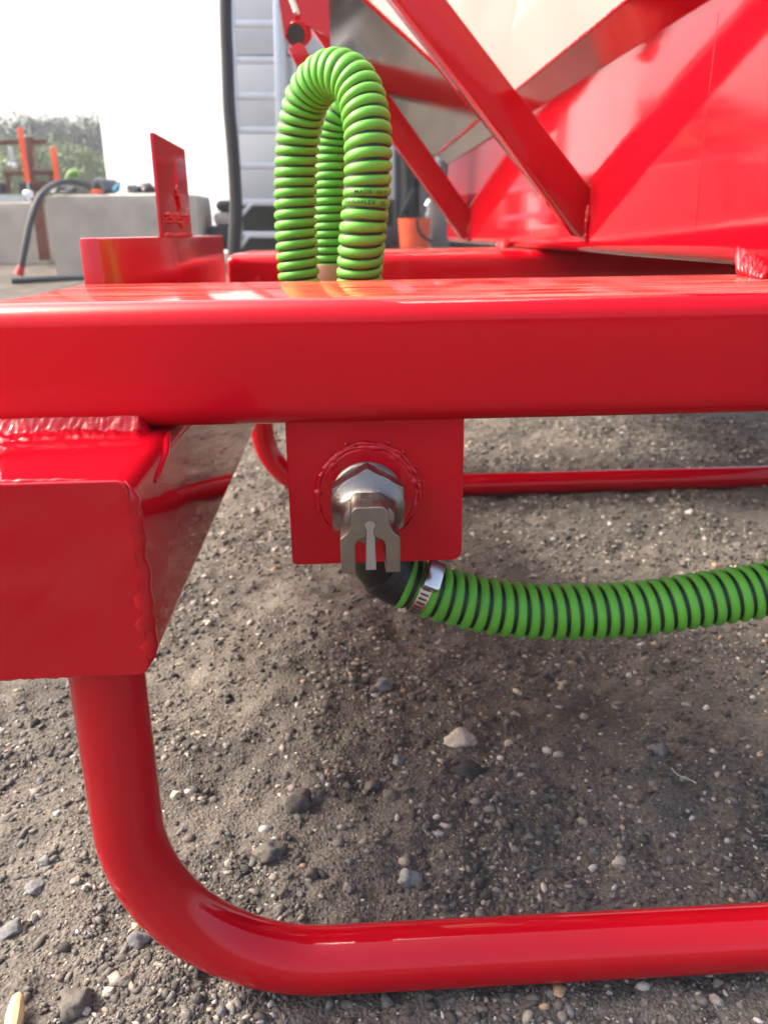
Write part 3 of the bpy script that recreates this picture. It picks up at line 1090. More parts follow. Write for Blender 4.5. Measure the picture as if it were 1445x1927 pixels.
# big sagging fillet between beam top and rail: a rippled, painted-over strip
NU, NV = 260, 16
fx1, fx0 = bxr - .018, bxl + .02
Vf, Ff = [], []
for iu in range(NU + 1):
    u = iu / NU
    x = fx1 + (fx0 - fx1) * u
    edge = min(1, iu / 10)
    for iv in range(NV + 1):
        t_ = iv / NV
        y = Z1 + .006 - .030 * t_
        z = bz1 - .003 + .020 * (1 - t_) ** 2.2 * edge + .001
        rip = math.sin(2 * math.pi * (x / .013 + .7 * math.sin(math.pi * t_) + 1.1 * mnoise.noise(Vector((x * 45, 3, 0))) + .5 * mnoise.noise(Vector((x * 30, t_ * 3, 7)))))
        env = math.sin(math.pi * min(1, t_ * 1.02)) ** .8
        nz_ = mnoise.noise(Vector((x * 110, t_ * 4, 1.7))) + .6 * mnoise.noise(Vector((x * 300, t_ * 9, 5.1)))
        z += env * edge * (.0004 * rip + .0015 * nz_ + .0016 + .0009 * math.sin(t_ * 11 + 2.2 * mnoise.noise(Vector((x * 25, 1, 3)))))
        Vf.append((x + .004 * mnoise.noise(Vector((t_ * 5, x * 20, 0))) * (1 - edge), y, z))
for iu in range(NU):
    for iv in range(NV):
        a_ = iu * (NV + 1) + iv
        Ff.append((a_, a_ + 1, a_ + NV + 2, a_ + NV + 1))
mk('weld_bead', Vf, Ff, M_WELD, bm_, True, 85)
# fillet down the beam side under the rail
bead([(bxr - 0.004, Z1 + .004, bz1 - .002), (bxr - .001, Z1 - .03, bz1 - .012), (bxr, Z1 - .08, bz1 - .02)], 00.0035, 'weld_bead', bm_, 31, .02, .25)

# runner tubes
TD = 0.0565
def runner(Y, X, ztop, Rb, name='runner_tube'):
    zc = TD / 2 - 0.005
    pts = [Vector((X, Y, ztop)), Vector((X, Y, (ztop + zc + Rb) / 2)), Vector((X, Y, zc + Rb + .01))]
    for k in range(0, 25):
        a = R(180 + 90 * k / 24)
        pts.append(Vector((X + Rb + Rb * math.cos(a), Y, zc + Rb + Rb * math.sin(a))))
    pts += [Vector((X + Rb + .01, Y, zc)), Vector((X + Rb + .5, Y, zc)), Vector((1.9, Y, zc))]
    return MB().tube(pts, TD / 2, 40).build(name, M_CLEAN, SK, True, 60)
RY_ = 0.562
lx = at(205, 1290, RY_).x
runner(RY_, lx, bz0 + 0.004, 0.160)
FRY = 1.99
runner(FRY, at(493, 800, FRY).x, fz - .05, 0.16)

# bracket plate under the rail
PY = 0.684
pl0, pl1 = at(541, 800, PY), at(869, 800, PY)
pb = (at(550, 1063, PY).z + at(863, 1050, PY).z) / 2
pcx = (pl0.x + pl1.x) / 2
pw = (at(866, 950, PY).x - at(545, 950, PY).x)
rr = 0.008
ol = [(-pw / 2, 0.004), (-pw / 2, pb - z_bot + .002)]
ol += [(-pw / 2 + .002, pb - z_bot)]
for k in range(6):
    a = R(270 + 90 * k / 5)
    ol.append((pw / 2 - rr + rr * math.cos(a), pb - z_bot + rr + rr * math.sin(a)))
ol += [(pw / 2, 0.004)]
v, f = outline_mesh([ol], 0.010, 0.0012)
bp_ = mk('bracket_plate', place(v, (pcx, PY + 0.005, z_bot), (1, 0, 0), (0, 0, 1), (0, -1, 0)), f, M_RED, SK, True, 40)
NC = at(690, 930, PY)          # nozzle axis on the plate
# socket ring welded in the plate
mb = MB()
for (rad, r_, sd, a0, a1) in ((0.0435, 0.0034, 51, -60, 246), (0.0400, 0.0026, 52, -20, 215), (0.0465, 0.0022, 53, -48, 120)):
    path = [NC + Vector((math.cos(R(a)) * rad, -0.0012, math.sin(R(a)) * rad)) for a in range(a0, a1, 6)]
    bead(path, r_, '', None, sd, 0.0055, .75, join=mb)
for k in range(26):
    a = R(random.uniform(-40, 130)); q = 0.047 + random.uniform(-.006, .004)
    c = NC + Vector((math.cos(a) * q, -.001, math.sin(a) * q))
    rr_ = random.uniform(.0010, .0024)
    mb.tube([c + Vector((0, 0, -rr_)), c, c + Vector((0, 0, rr_))], [rr_ * .3, rr_, rr_ * .3], 8)
mb.build('weld_bead', M_WELD, bp_, True, 80)
MB().lathe([(0.0425, 0), (0.0425, .003), (.041, .0042), (.031, .0042), (.030, .002)], NC, (0, -1, 0), 48).build('socket_ring', M_RED, bp_)

# side member at the left end with the standing tag plate
MY0 = ry1 + .002
mx0, mx1 = at(148, 455, MY0).x, at(188, 455, MY0).x
mz1 = at(190, 447, MY0).z
mem = MB().box(((mx0 + mx1) / 2, (MY0 + FY0 + .0) / 2, (mz1 + z_bot) / 2), (mx1 - mx0, FY0 - MY0, mz1 - z_bot), None, 0.004).build('side_member', M_MEMBER, SK, True, 30)
xp = mx1 - 0.006
TY0, TY1 = hit(303, 440, (xp, 0, 0), (1, 0, 0)).y, hit(359, 440, (xp, 0, 0), (1, 0, 0)).y
tz1 = hit(286, 250, (xp, 0, 0), (1, 0, 0)).z
tl = TY1 - TY0
th = tz1 - mz1
ol = [(0, -.004), (0, th - .006), (.002, th - .001), (.006, th), (tl - .006, th), (tl - .001, th - .002), (tl, th - .006), (tl, -.004)]
sl = [(tl * .56, th * .50), (tl * .60, th * .56), (tl * .60, th * .66), (tl * .565, th * .86), (tl * .53, th * .66), (tl * .515, th * .55), (tl * .54, th * .56)]
v, f = outline_mesh([ol, sl], 0.005, 0.0008)
tagp = mk('tag_plate', place(v, (xp, TY0, mz1), (0, 1, 0), (0, 0, 1), (1, 0, 0)), f, M_PANEL, SK, True, 40)
mb = MB()
bead([(xp + .003, TY0 + tl * .555, mz1 + th * .50), (xp + .003, TY0 + tl * .60, mz1 + th * .30), (xp + .003, TY0 + tl * .62, mz1 + th * .05)], 0.0045, '', None, 61, .006, .8, join=mb)
bead([(xp + .003, TY0 + tl * .53, mz1 + th * .50), (xp + .003, TY0 + tl * .57, mz1 + th * .28)], 0.004, '', None, 62, .006, .8, join=mb)
for q in range(3):
    bead([(xp + .0028, TY0 + tl * .06, mz1 + th * (.15 + .035 * q)), (xp + .0028, TY0 + tl * .95, mz1 + th * (.16 + .035 * q))], 0.003, '', None, 63 + q, .007, .9, join=mb)
bead([(xp + .003, TY0, mz1 + .001), (xp + .003, TY1, mz1 + .001)], 0.004, '', None, 66, .006, .7, join=mb)
mb.build('weld_bead', M_WELD, tagp, True, 80)

# hopper panel: tall glossy plate running away from the camera
XP = at(1390, 503, 0.93).x
pzb = (hit(1390, 501, (XP, 0, 0), (1, 0, 0)).z + hit(845, 456, (XP, 0, 0), (1, 0, 0)).z) / 2
h1, h2 = hit(1330, 10, (XP, 0, 0), (1, 0, 0)), hit(843, 305, (XP, 0, 0), (1, 0, 0))
PFAR = h2.y
pzt = (h1.z * .6 + h2.z * .4)
PNEAR = 0.80
# panel with a rounded lower edge
prof = [(XP, pzt), (XP, pzb + .022)]
for k in range(1, 7):
    a = R(180 + 90 * k / 6)
    prof.append((XP + .022 + .022 * math.cos(a), pzb + .022 + .022 * math.sin(a)))
prof += [(XP + .9, pzb), (XP + .9, pzt)]
nprof = len(prof)
V = [(p[0], y, p[1]) for y in (PNEAR, PFAR) for p in prof]
Fc = [(k, (k + 1) % nprof, nprof + (k + 1) % nprof, nprof + k) for k in range(nprof)] + [tuple(range(nprof)), tuple(range(nprof, 2 * nprof))]
pan = mk('hopper_body', V, Fc, M_PANEL, SK, True, 30)
for px in (1322,):
    q = hit(px, 300, (XP, 0, 0), (1, 0, 0))
    bead([(XP, q.y, pzb + .03), (XP, q.y + .004, (pzb + pzt) / 2), (XP, q.y, pzt - .02)], .0009, 'weld_seam', pan, px, .006, .25, mat=M_PANEL)
# weld clumps where the body sits on the rails
mb = MB()
for k in range(7):
    y = 0.87 + .012 * k
    bead([(XP - .018 + .002 * k, y - .03, z_top + .000), (XP + .004, y, z_top + .010 + .003 * k), (XP + .03, y + .01, z_top + .02)], .0062, '', None, 80 + k, .02, .45, join=mb)
mb.build('weld_bead', M_WELD, pan, True, 80)
wl_ = hit(928, 463, (0, 0, fz), (0, 0, 1))
mb = MB()
for k in range(4):
    bead([(XP - .02, 2.22 + .02 * k, fz + .002), (XP + .01, 2.28 + .02 * k, fz + .012)], .010, '', None, 90 + k, .009, .7, join=mb)
mb.build('weld_bead', M_WELD, pan, True, 80)

# sloping hopper floor (polished sheet), flange, upper sheet
SL = 0.63
def pp(s, y):
    return Vector((XP - s, y, pzt + SL * s))
nP = Vector((-SL, 0, -1)).normalized()
def onP(px, py):
    return hit(px, py, (XP, 1, pzt), nP)
e_a, e_b, e_c = onP(905, 222), onP(825, 125), onP(700, 10)
s_f = XP - e_a.x
dirE = (e_c - e_b)
e_d = e_c + dirE * 0.6
far = PFAR
poly = [pp(s_f, far), pp(0.002, far), pp(0.002, e_a.y), e_a, e_b, e_c, e_d, Vector((e_d.x, far, e_d.z))]
def sheet(poly, n, th, name, mat, parent=SK):
    n = Vector(n).normalized()
    k = len(poly)
    V = list(poly) + [p - n * th for p in poly]
    Fc = [tuple(range(k)), tuple(range(2 * k - 1, k - 1, -1))] + [(i, (i + 1) % k, k + (i + 1) % k, k + i) for i in range(k)]
    return mk(name, V, Fc, mat, parent, False)
hf = sheet(poly, nP, .004, 'hopper_floor', M_STEEL)
# folded red flange along the panel top
sheet([pp(-.004, PNEAR), pp(s_f, PNEAR), pp(s_f, e_a.y - .003), pp(-.004, e_a.y - .003)], nP, .004, 'flange', M_PANEL)
bead([pp(s_f, far) + nP * .002, pp(s_f, e_a.y) + nP * .002], .006, 'weld_bead', hf, 101, .02, .5)
bead([e_a + nP * .002, e_b + nP * .002, e_c + nP * .002, e_d + nP * .002], .0055, 'weld_bead', hf, 102, .02, .25)
bead([pp(s_f, PNEAR) + nP * .002, pp(s_f, e_a.y) + nP * .002], .003, 'weld_bead', hf, 103, .012, .4)
# upper sheet, steeper
SQ = 2.2
q0 = pp(s_f, PNEAR); q1 = pp(s_f, far)
nQ = Vector((-SQ, 0, -1)).normalized()
up = Vector((-1, 0, SQ)).normalized()
sheet([q0, q1, q1 + up * 1.6, q0 + up * 1.6], nQ, .004, 'hopper_side', basic('cream_reflection', (0.56, 0.52, 0.48), 0.35, 0.0, 0.05, 4, 0.05, 8, coat=.6))  # cream base colour stands in for pale wall and sky mirrored in the sheet

# braces
def brace(pb_, top, y, w, name='brace'):
    a = hit(*pb_, (XP, 0, 0), (1, 0, 0))
    a = Vector((XP, y, at(pb_[0], pb_[1], y).z))
    c = at(*top, y)
    d = (c - a).normalized()
    o = MB().bar(a - d * .02, a + d * (c - a).length * 1.35, w, w, (0, 1, 0), .0045).build(name, M_CLEAN, SK, True, 40)
    bead([(XP - .001, y - w * .5, a.z + .02), (XP - .004, y - w * .55, a.z - .01), (XP - .001, y - w * .5, a.z - .045)], .0045, 'weld_bead', o, int(y * 10), .006, .7)
    bead([(XP - .001, y - w * .5, a.z + w * .75), (XP - .001, y + w * .5, a.z + w * .75)], .005, 'weld_bead', o, int(y * 10) + 1, .006, .7)
    return o
brace((1078, 408), (782, 0), 1.56, .064)
br2 = brace((866, 430), (574, 0), 2.98, .078)

# hinge lug above: plate, stub pipe, bolt
LYY = 2.86
lug = [at(x, y, LYY) for x, y in ((516, -60), (640, -60), (652, 20), (690, 120), (655, 104), (612, 66), (572, 44), (546, 40), (536, 76))]
o = sheet(lug, (0, -1, 0), .012, 'hinge_lug', M_PANEL)
c0 = at(562, 64, LYY + .012)
ax = Vector((-.35, -.90, -.25)).normalized()
MB().lathe([(.029, -.02), (.036, -.02), (.036, .018), (.034, .020), (.030, .020), (.029, .016)], c0, ax, 28).build('pipe_ring', M_RED, o)
MB().lathe([(.0295, .004), (.0295, .0205)], c0, ax, 28).build('pipe_mouth_shade', M_DARK2, o)  # dark disc painting the shade inside the ring
ca, cb = at(556, 86, LYY + .02), at(572, 120, LYY + .02)
MB().bar(ca, cb, .050, .05, (0, 1, 0), .004).build('lug_foot', M_PANEL, o)
bolt = MB().lathe([(.009, 0)] + [(.0105 if k % 2 else .0092, .004 + .004 * k) for k in range(14)] + [(.007, .066)], at(544, -16, LYY - .03), (at(558, 22, LYY - .03) - at(544, -16, LYY - .03)), 14).build('bolt', M_CLAMP, o)
# small deck plate between rails that carries the hose ends
MB().box((-0.035, 1.26, 0.452), (.34, .62, .008), None, .002).build('deck_plate', M_RED, SK)

# ------------------------------------------------------------------ nozzle
NZ = thing('nozzle', 'stainless hex nozzle with three flat prongs screwed into the red bracket plate', 'nozzle', NC)
ya = NC.y
MB().lathe([(.0300, 0.002), (.0312, .005)] + [(.0312 - (.0010 if k % 2 else 0), .006 + .0012 * k) for k in range(8)] + [(.0312, .016), (.0312, .0175), (.029, .018)], NC, (0, -1, 0), 56).build('threaded_collar', M_NOZ, NZ)
# hex with a turned chamfer
RH = 0.0345
def hexa(r, y, ch=0):
    return [Vector((NC.x + r * math.sin(R(60 * k)), y, NC.z + r * math.cos(R(60 * k)))) for k in range(6)]
bm = bmesh.new()
hv = [bm.verts.new(p) for p in hexa(RH, ya - .018)] + [bm.verts.new(p) for p in hexa(RH, ya - .039)]
bm.faces.new(hv[:6]); bm.faces.new(hv[6:][::-1])
for k in range(6):
    bm.faces.new((hv[k], hv[(k + 1) % 6], hv[6 + (k + 1) % 6], hv[6 + k]))
bmesh.ops.recalc_face_normals(bm, faces=bm.faces)
bmesh.ops.bevel(bm, geom=bm.edges[:], offset=.0009, segments=2, affect='EDGES', profile=.5)
bm.verts.index_update()
mk('hex_body', [v.co[:] for v in bm.verts], [[v.index for v in f.verts] for f in bm.faces], M_NOZ, NZ, True, 25)
bm.free()
mb = MB().lathe([(.0310, .0388), (.0300, .0400), (.0262, .0425), (.0232, .0480), (.0216, .0560), (.0205, .0640), (.0150, .0660)], NC, (0, -1, 0), 56)
mb.v = [(p[0], p[1], NC.z + (p[2] - NC.z) * (.97 - .30 * min(1, max(0, (NC.y - .0388 - p[1]) / .006)))) for p in mb.v]
mb.build('shoulder', M_NOZ, NZ)
# side cheeks blending from shoulder into the fork
yf = 0.600          # front face
ytot = (ya - .033) - yf
def arc(cx, cy, r, a0, a1, n=8):
    return [(cx + r * math.cos(R(a0 + (a1 - a0) * k / n)), cy + r * math.sin(R(a0 + (a1 - a0) * k / n))) for k in range(n + 1)]
LB = -0.0385
outer = [(.0225, LB), (.0225, -.0105)] + [(.0205, -.0085), (.0170, -.0055), (.0148, -.001), (.0140, .006)] + arc(.0080, .0085, .0065, 0, 90, 5)[1:] + \
        arc(-.0080, .0085, .0065, 90, 180, 5)[:-1] + [(-.0140, .006), (-.0148, -.001), (-.0170, -.0055), (-.0205, -.0085), (-.0225, -.0105), (-.0225, LB)]
inner = [(-.0132, LB), (-.0132, -.0175)] + arc(-.0045, -.0175, .0087, 180, 110, 5)[1:] + \
        [(-.0040, -.0078), (-.0040, -.0040)] + arc(0, 0, .0056, 225, -45, 12) + [(.0040, -.0040), (.0040, -.0078)] + arc(.0045, -.0175, .0087, 70, 0, 5)[:-1] + [(.0132, -.0175), (.0132, LB)]
v, f = outline_mesh([outer + inner], ytot, .0012)
mk('fork', place(v, (NC.x, yf + ytot / 2, NC.z), (1, 0, 0), (0, 0, 1), (0, -1, 0)), f, M_NOZ, NZ, True, 40)
# central blade, flush with the front
mid = [(-.0036, LB + .001), (.0036, LB + .001), (.0030, -.012), (.0028, -.0045)] + arc(0, 0, .0046, -35, 215, 12) + [(-.0028, -.0045), (-.0030, -.012)]
v, f = outline_mesh([mid], .016, .0006)
mk('blade', place(v, (NC.x + .0003, yf + .0105, NC.z), (1, 0, 0), (0, 0, 1), (0, -1, 0)), f, M_PRONG, NZ, True, 40)
# engraved lettering on the top of the fork
v, f = text_geo('Mod 500', .0125, bold=.00042)
tw = max(p.x for p in v)
sc = .037 / tw
v = [Vector((p.x * sc, p.y * .95, 0)) for p in v]
mk('engraving', place(v, (NC.x - .0062, ya - .0435, NC.z + .0164), (0, -1, 0), (1, 0, 0), (0, 0, 1)), f, M_INK, NZ, False)

# ------------------------------------------------------------------ hoses
class Hose:
    def __init__(self, pts, od=.058, pitch=.0134, rib=.405):
        self.rib = rib
        P = np.array([p[:] for p in catmull(pts, 40)])
        d = np.r_[0, np.cumsum(np.linalg.norm(np.diff(P, axis=0), axis=1))]
        self.L = d[-1]
        n = int(self.L / .001) + 1
        s = np.linspace(0, self.L, n)
        C = np.stack([np.interp(s, d, P[:, k]) for k in range(3)], 1)
        T = np.gradient(C, axis=0)
        T /= np.linalg.norm(T, axis=1)[:, None]
        N = np.zeros_like(T)
        a = np.array([1.0, 0, 0]) if abs(T[0, 0]) < .9 else np.array([0, 0, 1.0])
        a = a - T[0] * a.dot(T[0]); a /= np.linalg.norm(a)
        for i in range(n):
            a = a - T[i] * a.dot(T[i]); a /= np.linalg.norm(a); N[i] = a
        self.s, self.C, self.T, self.N, self.B = s, C, T, N, np.cross(T, N)
        self.od, self.pitch = od, pitch

    def pos(self, s, ang, r):
        s = np.clip(s, 0, self.L)
        out = []
        for k in range(3):
            c = np.interp(s, self.s, self.C[:, k]); n = np.interp(s, self.s, self.N[:, k]); b = np.interp(s, self.s, self.B[:, k])
            out.append(c + r * (np.cos(ang) * n + np.sin(ang) * b))
        return np.stack(out, -1)

    def build(self, parent, seg=30, phase=0.0):
        self.phase = phase
        R0 = self.od / 2
        # black wall
        ns = int(self.L / .006) + 1
        S, A = np.meshgrid(np.linspace(0, self.L, ns), np.linspace(0, 2 * np.pi, seg, endpoint=False), indexing='ij')
        V = self.pos(S, A, R0 - .0042).reshape(-1, 3)
        Fc = [(i * seg + k, i * seg + (k + 1) % seg, (i + 1) * seg + (k + 1) % seg, (i + 1) * seg + k) for i in range(ns - 1) for k in range(seg)]
        Fc += [tuple(range(seg)), tuple((ns - 1) * seg + k for k in range(seg))]
        mk('hose_wall', V.tolist(), Fc, M_BLACK, parent, True, 80)
        # green helix
        turns = self.L / self.pitch
        nt = int(turns * seg)
        tt = np.arange(nt + 1) / seg
        cs = []
        m = 9
        ph = np.linspace(0, np.pi, m)
        w, h = self.pitch * self.rib, .0050
        wob = 1 + .06 * vn(tt * 3.7 + 11 * phase, tt * 0 + phase * 5 + .5, 5)
        offs, hs = np.cos(ph) * w, np.sin(ph) ** .7 * h
        S = tt[:, None] * self.pitch + offs[None]
        A = np.repeat((2 * np.pi * tt)[:, None], m, 1)
        Rr = (R0 - .0056) + hs[None] * wob[:, None]
        V = self.pos(S, A, Rr).reshape(-1, 3)
        i = np.arange((nt + 1) * m).reshape(nt + 1, m)
        Fc = np.stack([i[:-1, :-1].ravel(), i[:-1, 1:].ravel(), i[1:, 1:].ravel(), i[1:, :-1].ravel()], 1).tolist()
        mk('helix', V.tolist(), Fc, M_GREEN, parent, True, 85)

    def print_text(self, s, s0, size, parent, shift=0.0):
        """lettering printed along a turn of the helix, facing the camera"""
        i = int(np.clip(s0 / self.L, 0, 1) * (len(self.s) - 1))
        c = self.C[i]
        tc = np.array([0, 0, CAM_Z]) - c
        a0 = math.atan2(tc.dot(self.B[i]), tc.dot(self.N[i]))
        R0 = self.od / 2
        # does growing angle go to the right (+x)?
        e1 = self.pos(np.array([s0]), np.array([a0 + .2]), R0)[0]
        e0 = self.pos(np.array([s0]), np.array([a0]), R0)[0]
        sg = 1 if e1[0] > e0[0] else -1
        up = 1 if self.T[i][2] > 0 else -1
        v, f = text_geo(s, size, bold=size * .010)
        w = max(p.x for p in v)
        n = round((s0 / self.pitch) - a0 / (2 * np.pi))
        ang = np.array([a0 + sg * ((p.x - w / 2 + shift) / R0) for p in v])
        sp = self.pitch * (ang / (2 * np.pi) + n) + up * np.array([p.y - size * .36 for p in v])
        V = self.pos(sp, ang, R0 + .00065)
        return mk('lettering', V.tolist(), f, M_PRINT, parent, False)


# upper front loop
YL, YR = 1.13, 1.02
loop = [(566, 620, YL), (563, 530, YL), (557, 430, YL), (557, 330, YL), (563, 250, YL - .005), (580, 183, YL - .02), (612, 145, YL - .045), (645, 141, YL - .07), (674, 168, YL - .09), (690, 230, YR), (693, 300, YR - .01), (690, 370, YR - .01), (682, 440, YR - .01), (676, 530, YR), (676, 620, YR)]
p0 = at(566, 600, YL)
H1 = thing('green_hose', 'green corrugated hose bent in an upright loop behind the near red rail', 'hose', p0)
hz = Hose([at(*q) for q in loop], .057, .0126)
hz.build(H1, phase=.2)
# distance along for print rows
def s_at(h, px, py):
    best, bs = 1e9, 0
    inv = CR.transposed()
    for i in range(0, len(h.s), 4):
        q = inv @ (Vector(h.C[i]) - Vector((0, 0, CAM_Z)))
        x, y = PW / 2 + F_PX * q.x / -q.z, PH / 2 - F_PX * q.y / -q.z
        d = (x - px) ** 2 + (y - py) ** 2
        if d < best:
            best, bs = d, h.s[i]
    return bs
hz.print_text('MADE  IN J', s_at(hz, 692, 349), .0072, H1, shift=.004)
hz.print_text('KANAFLEX  15', s_at(hz, 690, 371), .0072, H1, shift=-.002)
# loop behind
YB = 1.36
loop2 = [(612, 600, YB), (616, 520, YB), (619, 430, YB), (621, 340, YB), (624, 270, YB), (634, 220, YB - .01), (660, 196, YB - .02), (688, 214, YB - .04), (700, 270, YB - .06), (700, 380, YB - .07), (690, 500, YB - .07), (680, 600, YB - .07)]
H2 = thing('green_hose', 'second green corrugated hose loop mostly hidden behind the front loop', 'hose', at(612, 600, YB))
Hose([at(*q) for q in loop2], .052, .0122).build(H2, phase=.7)
MB().lathe([(.0275, 0), (.028, .002), (.028, .028), (.0275, .03)], at(615, 534, YB), (0.02, 0, 1), 28).build('paper_label', basic('pinkish_label', (.45, .22, .16), .7, 0, .3, 60), H2)

# lower hose with elbow and clamp
YH = 0.755
low = [(756, 1089, YH), (800, 1107, YH), (850, 1124, YH), (930, 1142, YH), (1010, 1150, YH), (1100, 1150, YH), (1200, 1145, YH), (1300, 1131, YH), (1400, 1116, YH), (1500, 1100, YH), (1640, 1085, YH + .02), (1800, 1090, YH + .05)]
H3 = thing('green_hose', 'thick green ribbed hose running off to the side under the bracket plate', 'hose', at(790, 1105, YH))
h3 = Hose([at(*q) for q in low], .060, .01365, .365)
h3.build(H3, phase=.4)
# elbow
ep = catmull([NC + Vector((.004, .012, 0)), NC + Vector((.004, .034, -.006)), at(702, 1015, YH - .01), at(718, 1055, YH), at(742, 1082, YH), at(774, 1097, YH)], 8)
MB().tube(ep, [.0275 + (.0015 if i > len(ep) * .3 else 0) - .004 * max(0, (i / len(ep) - .75)) for i in range(len(ep))], 28).build('elbow', M_BLACK, H3, True, 80)
MB().lathe([(.028, 0), (.0305, .002), (.0305, .010), (.028, .012)], at(722, 1066, YH), (at(752, 1092, YH) - at(722, 1066, YH)), 28).build('elbow_collar', M_BLACK, H3)
# worm clamp band around hose
sc_ = s_at(h3, 787, 1102)
T = Vector(h3.T[int(sc_ / h3.L * (len(h3.s) - 1))])
cc = Vector(h3.C[int(sc_ / h3.L * (len(h3.s) - 1))])
band = MB().lathe([(.0300, -.0065), (.0310, -.0063), (.0312, 0), (.0310, .0063), (.0300, .0065)], cc, T, 40).build('clamp_band', M_CLAMP, H3)
toc = Vector((0, -1, .10)); toc = (toc - T * toc.dot(T)).normalized()
upv = T.cross(toc)
if upv.z < 0:
    upv = -upv
hd = (toc * .80 + upv * .60).normalized()
sd = hd.cross(T)
hc = cc + hd * .037
MB().bar(hc - sd * .015, hc + sd * .015, .018, .014, hd, .003).build('clamp_housing', M_CLAMP, H3)
MB().lathe([(.0042, 0), (.0058, .001), (.0058, .006), (.0048, .007)], hc + sd * (.011 if sd.z > 0 else -.011), sd if sd.z > 0 else -sd, 6).build('clamp_screw', M_CLAMP, H3)
mb = MB()
for k in range(7):
    a = .42 + .16 * k
    dvec = (hd * math.cos(a) - (sd if sd.z > 0 else -sd) * math.sin(a)).normalized()
    tv = dvec.cross(T)
    mb.bar(cc + dvec * .0311 - T * .004, cc + dvec * .0311 + T * .004, .0017, .0006, dvec)
mb.build('clamp_slots', M_INK, H3)['kind'] = 'stuff'

# ------------------------------------------------------------------ stones one can point to
PEBS = [stone_shape(3, 100 + s, 0.5, 0.66, 0.0 if s % 4 == 0 else 0.95) for s in range(12)]
peb_mesh = []
for k, (v, f) in enumerate(PEBS):
    me = bpy.data.meshes.new('stone')
    me.from_pydata([tuple(p) for p in v], [], [tuple(q) for q in f])
    for p in me.polygons:
        p.use_smooth = True
    me.materials.append(M_PEB)
    peb_mesh.append(me)


def stone(px, py, w_px, h_ratio, label, mat=None, k=None, rot=None, group=None, name='stone', sink=.36, cat='stone'):
    p = gfloor(px, py, 0.003)
    d = -(CR.transposed() @ (p - Vector((0, 0, CAM_Z)))).z
    w = w_px * d / F_PX
    k = random.randrange(len(peb_mesh)) if k is None else k
    me = peb_mesh[k]
    if mat is not None:
        me = me.copy(); me.materials.clear(); me.materials.append(mat)
    o = bpy.data.objects.new(name, me)
    COL.objects.link(o)
    s = w / 2
    o.scale = (s, s, s * h_ratio)
    o.rotation_euler = (random.uniform(-.25, .25), random.uniform(-.25, .25), random.uniform(0, 6.28) if rot is None else rot)
    z = float(gz(p.x, p.y))
    o.location = (p.x, p.y, z + s * h_ratio * .62 * (1 - 2 * sink))
    tag(o, label, cat, group)
    return o


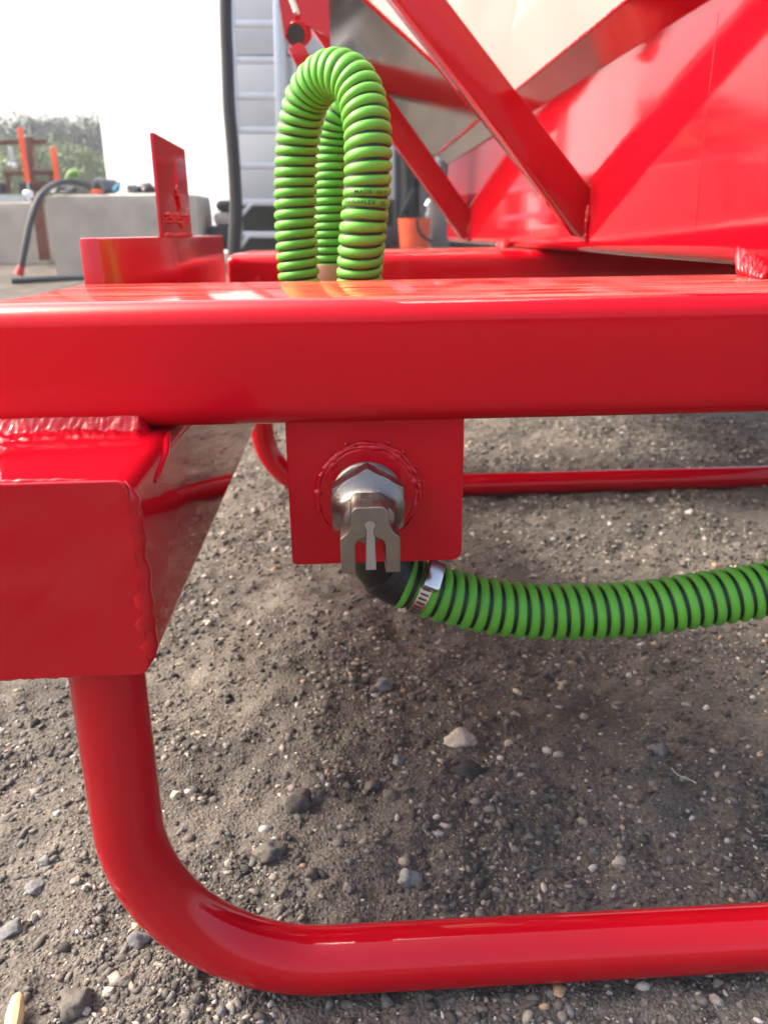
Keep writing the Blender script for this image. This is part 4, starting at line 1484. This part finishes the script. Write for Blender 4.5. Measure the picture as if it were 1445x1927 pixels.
m_cream = one_stone('cream_stone', (.46, .40, .33))
m_grey = one_stone('blue_grey_stone', (.165, .168, .172))
m_lgrey = one_stone('light_grey_stone', (.24, .24, .238))
m_dark = one_stone('dark_stone', (.045, .042, .040))
m_brown = one_stone('brown_stone', (.115, .102, .09))
G = 'loose stones on the gravel'
for a in ((865, 1389, 54, 1.15, 'roundest and largest cream white stone, in the middle of the gravel', m_cream, 0, 0.1),
          (880, 1440, 66, .9, 'dark rock lying just below the cream white stone', m_dark, 1, .4),
          (556, 1508, 58, 1.2, 'brown grey broken rock with one flat lit face, left of middle', m_brown, 4, .9),
          (592, 1494, 40, 1.1, 'smaller rock touching the broken brown rock', m_brown, 2, .2),
          (504, 1602, 64, .9, 'flat brown clod above the runner bend', m_brown, 7, .1),
          (766, 1637, 50, 1.2, 'blue grey rounded stone above the front runner tube', m_lgrey, 5, .5),
          (587, 1640, 28, 1.25, 'small upright brown pebble left of the blue grey stone', m_brown, 8, .5),
          (331, 1495, 26, 1.4, 'cream pebble right beside the red leg', m_cream, 3, .2),
          (260, 1775, 46, 1.1, 'smooth grey pebble touching the outside of the runner bend', m_grey, 6, .2),
          (142, 1888, 72, 1.1, 'large dark angular rock near the bottom edge', m_brown, 10, .6),
          (20, 1745, 52, .8, 'long flat grey stone at the picture edge', m_grey, 9, .5),
          (87, 1618, 26, .9, 'dark blue grey flat pebble left of the red leg', m_grey, 0, .3),
          (64, 1666, 44, .8, 'wide grey pebble below the dark flat one', m_grey, 3, .1),
          (720, 1285, 44, 1.2, 'grey angular stone below the hose elbow', m_grey, 1, 1.1),
          (750, 1422, 32, 1.1, 'blue grey stone left of the cream white one', m_grey, 2, .3),
          (1072, 1698, 42, 1.0, 'brown stone leaning against the front runner tube', m_brown, 5, .2),
          (1232, 1405, 46, .8, 'dark grey flat stone under the ribbed hose', m_grey, 7, .4),
          (1166, 1608, 26, 1.3, 'pale tan pebble right of middle above the runner', m_cream, 8, .1),
          (700, 1470, 34, 1.2, 'grey brown stone right of the broken rock', m_brown, 11, .7),
          (735, 1490, 34, 1.1, 'darker brown stone of the pair right of the broken rock', m_brown, 4, .3),
          (205, 1860, 30, .9, 'cream orange chip near the bottom edge', m_cream, 10, .4),
          (238, 1850, 34, 1.1, 'dull grey brown pebble beside the cream orange chip', m_brown, 6, .8)):
    stone(*a[:5], mat=a[5], k=a[6], rot=a[7], group=G)

# splinter of wood and a gold flake
p = gfloor(30, 1905, .006)
a, c = gfloor(36, 1868, .012), gfloor(22, 1950, .008)
o = MB().tube([a, a.lerp(c, .12), a.lerp(c, .5), c], [.001, .0055, .0075, .007], 10).build('wood_splinter', M_WOOD, None, loc=p)
tag(o, 'pale yellow wood splinter lying in the bottom corner', 'splinter')
p = gfloor(255, 1742, .008)
v, f = stone_shape(1, 77, .5, .35, .9)
o = mk('gold_flake', [p + Vector(q) * .0055 for q in v], f, M_GOLD, None, False, loc=p)
tag(o, 'shiny gold coloured flake above the smooth grey pebble', 'flake')
# pale twig
tp = [gfloor(x, y, .006) for x, y in ((1262, 1445), (1275, 1458), (1295, 1466), (1310, 1474))]
o = MB().tube(catmull(tp, 4), .0006, 6).build('twig', M_PALE, None, loc=tp[0])
tag(o, 'thin pale grey twig curled on the gravel under the hose', 'twig')

# the other loose pebbles: nothing tells them apart
r = random.Random(5)
cnt = 0
while cnt < 240:
    px, py = r.uniform(-10, 1455), r.uniform(800, 1930)
    if py > 1000 and r.random() < .25:
        continue
    big = r.random()
    w = r.uniform(11, 17) if big < .75 else r.uniform(17, 26)
    stone(px, py, w * (1.0 if py > 1100 else .85), r.uniform(.8, 1.3), 'small loose pebble among the grit on the dirt ground', group='small loose pebbles', name='pebble', cat='pebble')
    cnt += 1
